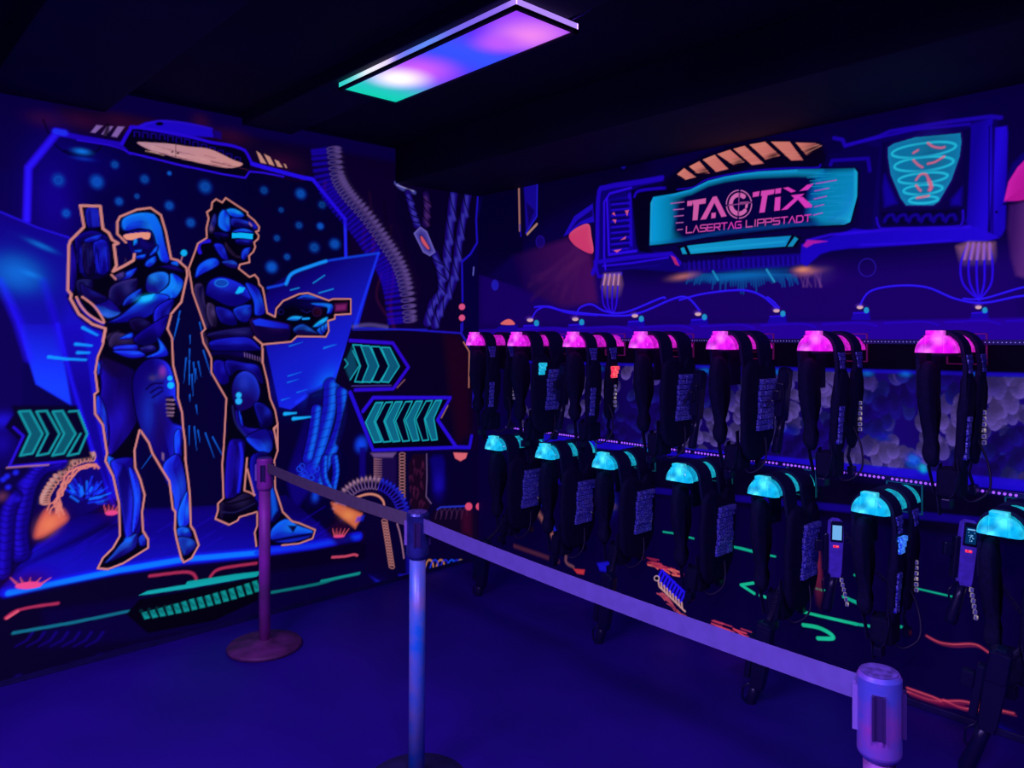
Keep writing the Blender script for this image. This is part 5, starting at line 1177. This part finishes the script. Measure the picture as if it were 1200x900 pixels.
for i in range(7):
    for row, xs, kinds, z, colr in (('upper', UPX, UKIND, UZ, 'pink'), ('lower', LOX, LKIND, LZ2, 'cyan')):
        x = xs[i]
        h = inst('h'+colr, lambda: make_holder(colr), (x, 0, z)); tag(h, '%s glowing vest holder, %s in the %s row' % (colr, ORD[i], row), 'holder', '%s vest holders' % colr)
        k = kinds[i]
        v = inst('v'+k, lambda: make_vest(k), (x, (.012,-.01,.0,.014,-.006,.004,0)[i], z+.001), scale=(1, 1, (1,.97,1.02,1,.95,1.03,.98)[i]))
        tag(v, 'black vest over the %s holder, %s in the %s row' % (colr, ORD[i], row), 'vest', 'vests in the %s row' % row)
        for c in [c for c in v.children]:
            pass
        # extra lit lens on some vests
        for rr, ii, m, y, dz in (('upper',5,'glow_teal',-.28,-.10),('upper',4,'glow_red',-.125,-.12),('lower',1,'glow_blue',-.30,-.09),('lower',0,'glow_blue',-.30,-.10)):
            if rr == row and ii == i:
                b = bmesh.new()
                for a in range(3): add_box(b, (.092 if k == 'slim' else .112)+.003*(a % 2), (.112 if k == 'slim' else .134)-.003*a, y-.030, y+.030-.006*a, dz-.024*a-.022, dz-.024*a, bev=.004)
                tag(link('lit_lens', b, M[m], v), {'glow_teal':'glowing teal lens','glow_red':'glowing red lens','glow_blue':'glowing blue lens'}[m])
def at_plane(px, py, y):
    a = (px-HX)/FPX; t = (y-CAM[1])/(a*RY+FY); return wpt(px, py, t)
def phaser(lit, p, rot, label, sc=1):
    o = inst('p%d' % lit, lambda: make_phaser(lit), p, rot=rot)
    for c in list(o.children):
        if c.name.startswith('coiled_cord'): bpy.data.objects.remove(c)
    # coiled cord from the phaser up to the nearest vest
    p = Vector(p); rows = (UPX, UZ) if p.z > .95 else (LOX, LZ2)
    xv = min(rows[0], key=lambda x: abs(x+.02-p.x)); anchor = Vector((xv+.045, -.16 if p.y > -.4 else -.31, rows[1]-(.36 if p.y > -.4 else .41)))
    from mathutils import Euler
    o.scale = (sc,)*3
    inv = Matrix.LocRotScale(p, Euler(rot), o.scale).inverted(); top = inv.inverted() @ Vector((0,0,.124)); mid = (top+anchor)/2-Vector((0,.02,.07)); cp = []
    n = 130
    for k in range(n+1):
        t = k/n; q = top*(1-t)**2+mid*2*t*(1-t)+anchor*t*t; a = k*.95; w = .009*min(1, 6*t, 6*(1-t))
        cp.append(inv @ (q+Vector((math.sin(a)*w, 0, math.cos(a)*w))))
    link('coiled_cord', tube(cp, .0024, 5), M['cable'], o, True)
    tag(o, label, 'phaser', 'phasers hanging from the vests'); return o
yaw = math.atan2(-FX, FY)*.8
phaser(2, at_plane(1133, 648, -.22), (-.12, .14, yaw), 'violet laser phaser with a dark pixelled display between the two nearest cyan vests')
phaser(1, at_plane(979, 642, -.22), (-.10, .05, yaw), 'violet laser phaser with a blank pale display between the cyan vests')
low = [(893,768,0,'below the cyan vest third from the camera'),(1166,808,0,'below the nearest cyan vest'),(711,705,1,'below the cyan vest third from the corner'),(566,660,1,'below the cyan vest nearest the corner')]
for px, py, f, lb in low:
    phaser(0, at_plane(px, py, -.50), (.06, .16, .15), 'black laser phaser hanging near the floor, '+lb, 1.22)
upp = [(2.90,1.26,'two nearest pink vests'),(2.43,1.27,'second and third pink vests from the camera'),(1.97,1.24,'third and fourth pink vests from the camera'),(1.50,1.25,'fourth and fifth pink vests from the camera'),(1.03,1.25,'fifth and sixth pink vests from the camera')]
for i, (x, z, lb) in enumerate(upp):
    if i in (0, 3): continue
    phaser(0, (x, -.20, z+.07), (.10, -.05, 1.6), 'black laser phaser hanging between the '+lb)

# ------------------------------------------------------------------ rope barrier: three posts, two belts
def post(px, depth, top, label, m, mh, tilt=0, base_m=None):
    p = wpt(px, 500, depth); r = empty('barrier_post', (p.x, p.y, 0)); tag(r, label, 'barrier post', 'barrier posts')
    prof = [(.0,.0),(.186,.0),(.188,.012),(.180,.022),(.10,.030),(.045,.036),(.040,.045)]
    link('base', lathe(prof[1:], seg=40), base_m or m, r, True)
    link('pole', tube([(0,0,.035),(tilt*top*.5,tilt*top*.5,top*.5),(tilt*top,tilt*top,top-.155)], .029, 20), m, r, True)
    return r, Vector((p.x+tilt*top, p.y+tilt*top, 0))
def head(r, top, ang, m, off=(0,0), w=1.0):
    hm = bmesh.new(); add_lathe(hm, [(.031,top-.165),(.0385,top-.155),(.040,top-.150),(.040,top-.008),(.036,top),(.030,top)], seg=56, c=(off[0],off[1],0), sx=w)
    h = link('belt_head', hm, m, r)
    c = bmesh.new(); add_lathe(c, [(.0345,top+.0005),(.034,top+.003),(.030,top+.004)], seg=28, c=(off[0],off[1],0), sx=w); link('cap', c, mat('cap plate', (.20,.12,.5), .5, noise=.6, nscale=60), h)
    for k in range(4):
        a = ang+k*math.pi/2; b = bmesh.new(); mt = Matrix.Translation((off[0],off[1],0)) @ Matrix.Rotation(a, 4, 'Z')
        add_box(b, .037, .047, -.012, -.008, top-.115, top-.03, mtx=mt); add_box(b, .037, .047, .008, .012, top-.115, top-.03, mtx=mt); add_box(b, .037, .041, -.009, .009, top-.115, top-.03, mtx=mt)
        link('belt_slot', b, M['slot'] if k != 2 else M['clip'], h)
    return h
M['slot'] = mat('dark slot', (.05,.02,.12), .4); M['clip'] = mat('belt clip', (.35,.2,.6), .4)
M['head_near'] = mat('brushed belt head with painted glow', (.55,.10,.50), .38, .2, col2=(.14,.16,.70), nscale=14, bump=.2)  # pink glow of the lit holders is put into the head's colour
M['pole_near'] = mat('near pole with painted glow', (.55,.16,.55), .5, .2, noise=.3, nscale=30)  # pink reflected from the lights is painted into the pole colour
M['head_mid'] = mat('dark blue belt head', (.06,.07,.36), .3, .4, noise=.5, nscale=20)
M['base_dull'] = mat('dull purple base plate', (.26,.04,.20), .6, .2, col2=(.10,.02,.08), nscale=12)
M['base_mid'] = mat('dark base plate', (.03,.02,.12), .5, .2, noise=.4)
dl, dm, dr = 3.89, 2.69, 1.45
pl, ql = post(310, dl, .975, 'purple barrier post in front of the helmeted painted soldier', M['pole_dull'], None, 0, M['base_dull'])
pm, qm = post(488, dm, .984, 'blue grey barrier post joining both belts', M['pole'], None, .003, M['base_mid'])
pr, qr = post(1031, dr, .968, 'barrier post with a large blue head and painted-in pink glow, closest to camera', M['pole_near'], None, 0, M['base_mid'])
head(pl, .979, .9, M['pole_dull']); head(pm, .984, .9, M['head_mid'], (.003,.003)); head(pr, .968, .35, M['head_near'])
def belt(a, b, za, zb, m, label, w=.050, side=.04, sag=.012):
    a, b = Vector((a.x,a.y,za)), Vector((b.x,b.y,zb)); d = (b-a); d.z = 0; d.normalize(); a += d*side; b -= d*side; up = Vector((0,0,1))
    P = [a.lerp(b, t)+Vector((0,0,-sag*4*t*(1-t))) for t in np.linspace(0,1,15)]
    o = link('barrier_belt', ribbon(P, w, .0025, up), m); tag(o, label, 'belt', 'barrier belts')
belt(ql, qm, .935, .945, M['belt_dark'], 'dull grey purple belt between the far post and the middle post')
belt(qm, qr, .942, .925, M['belt'], 'lavender belt from the middle post to the near post')
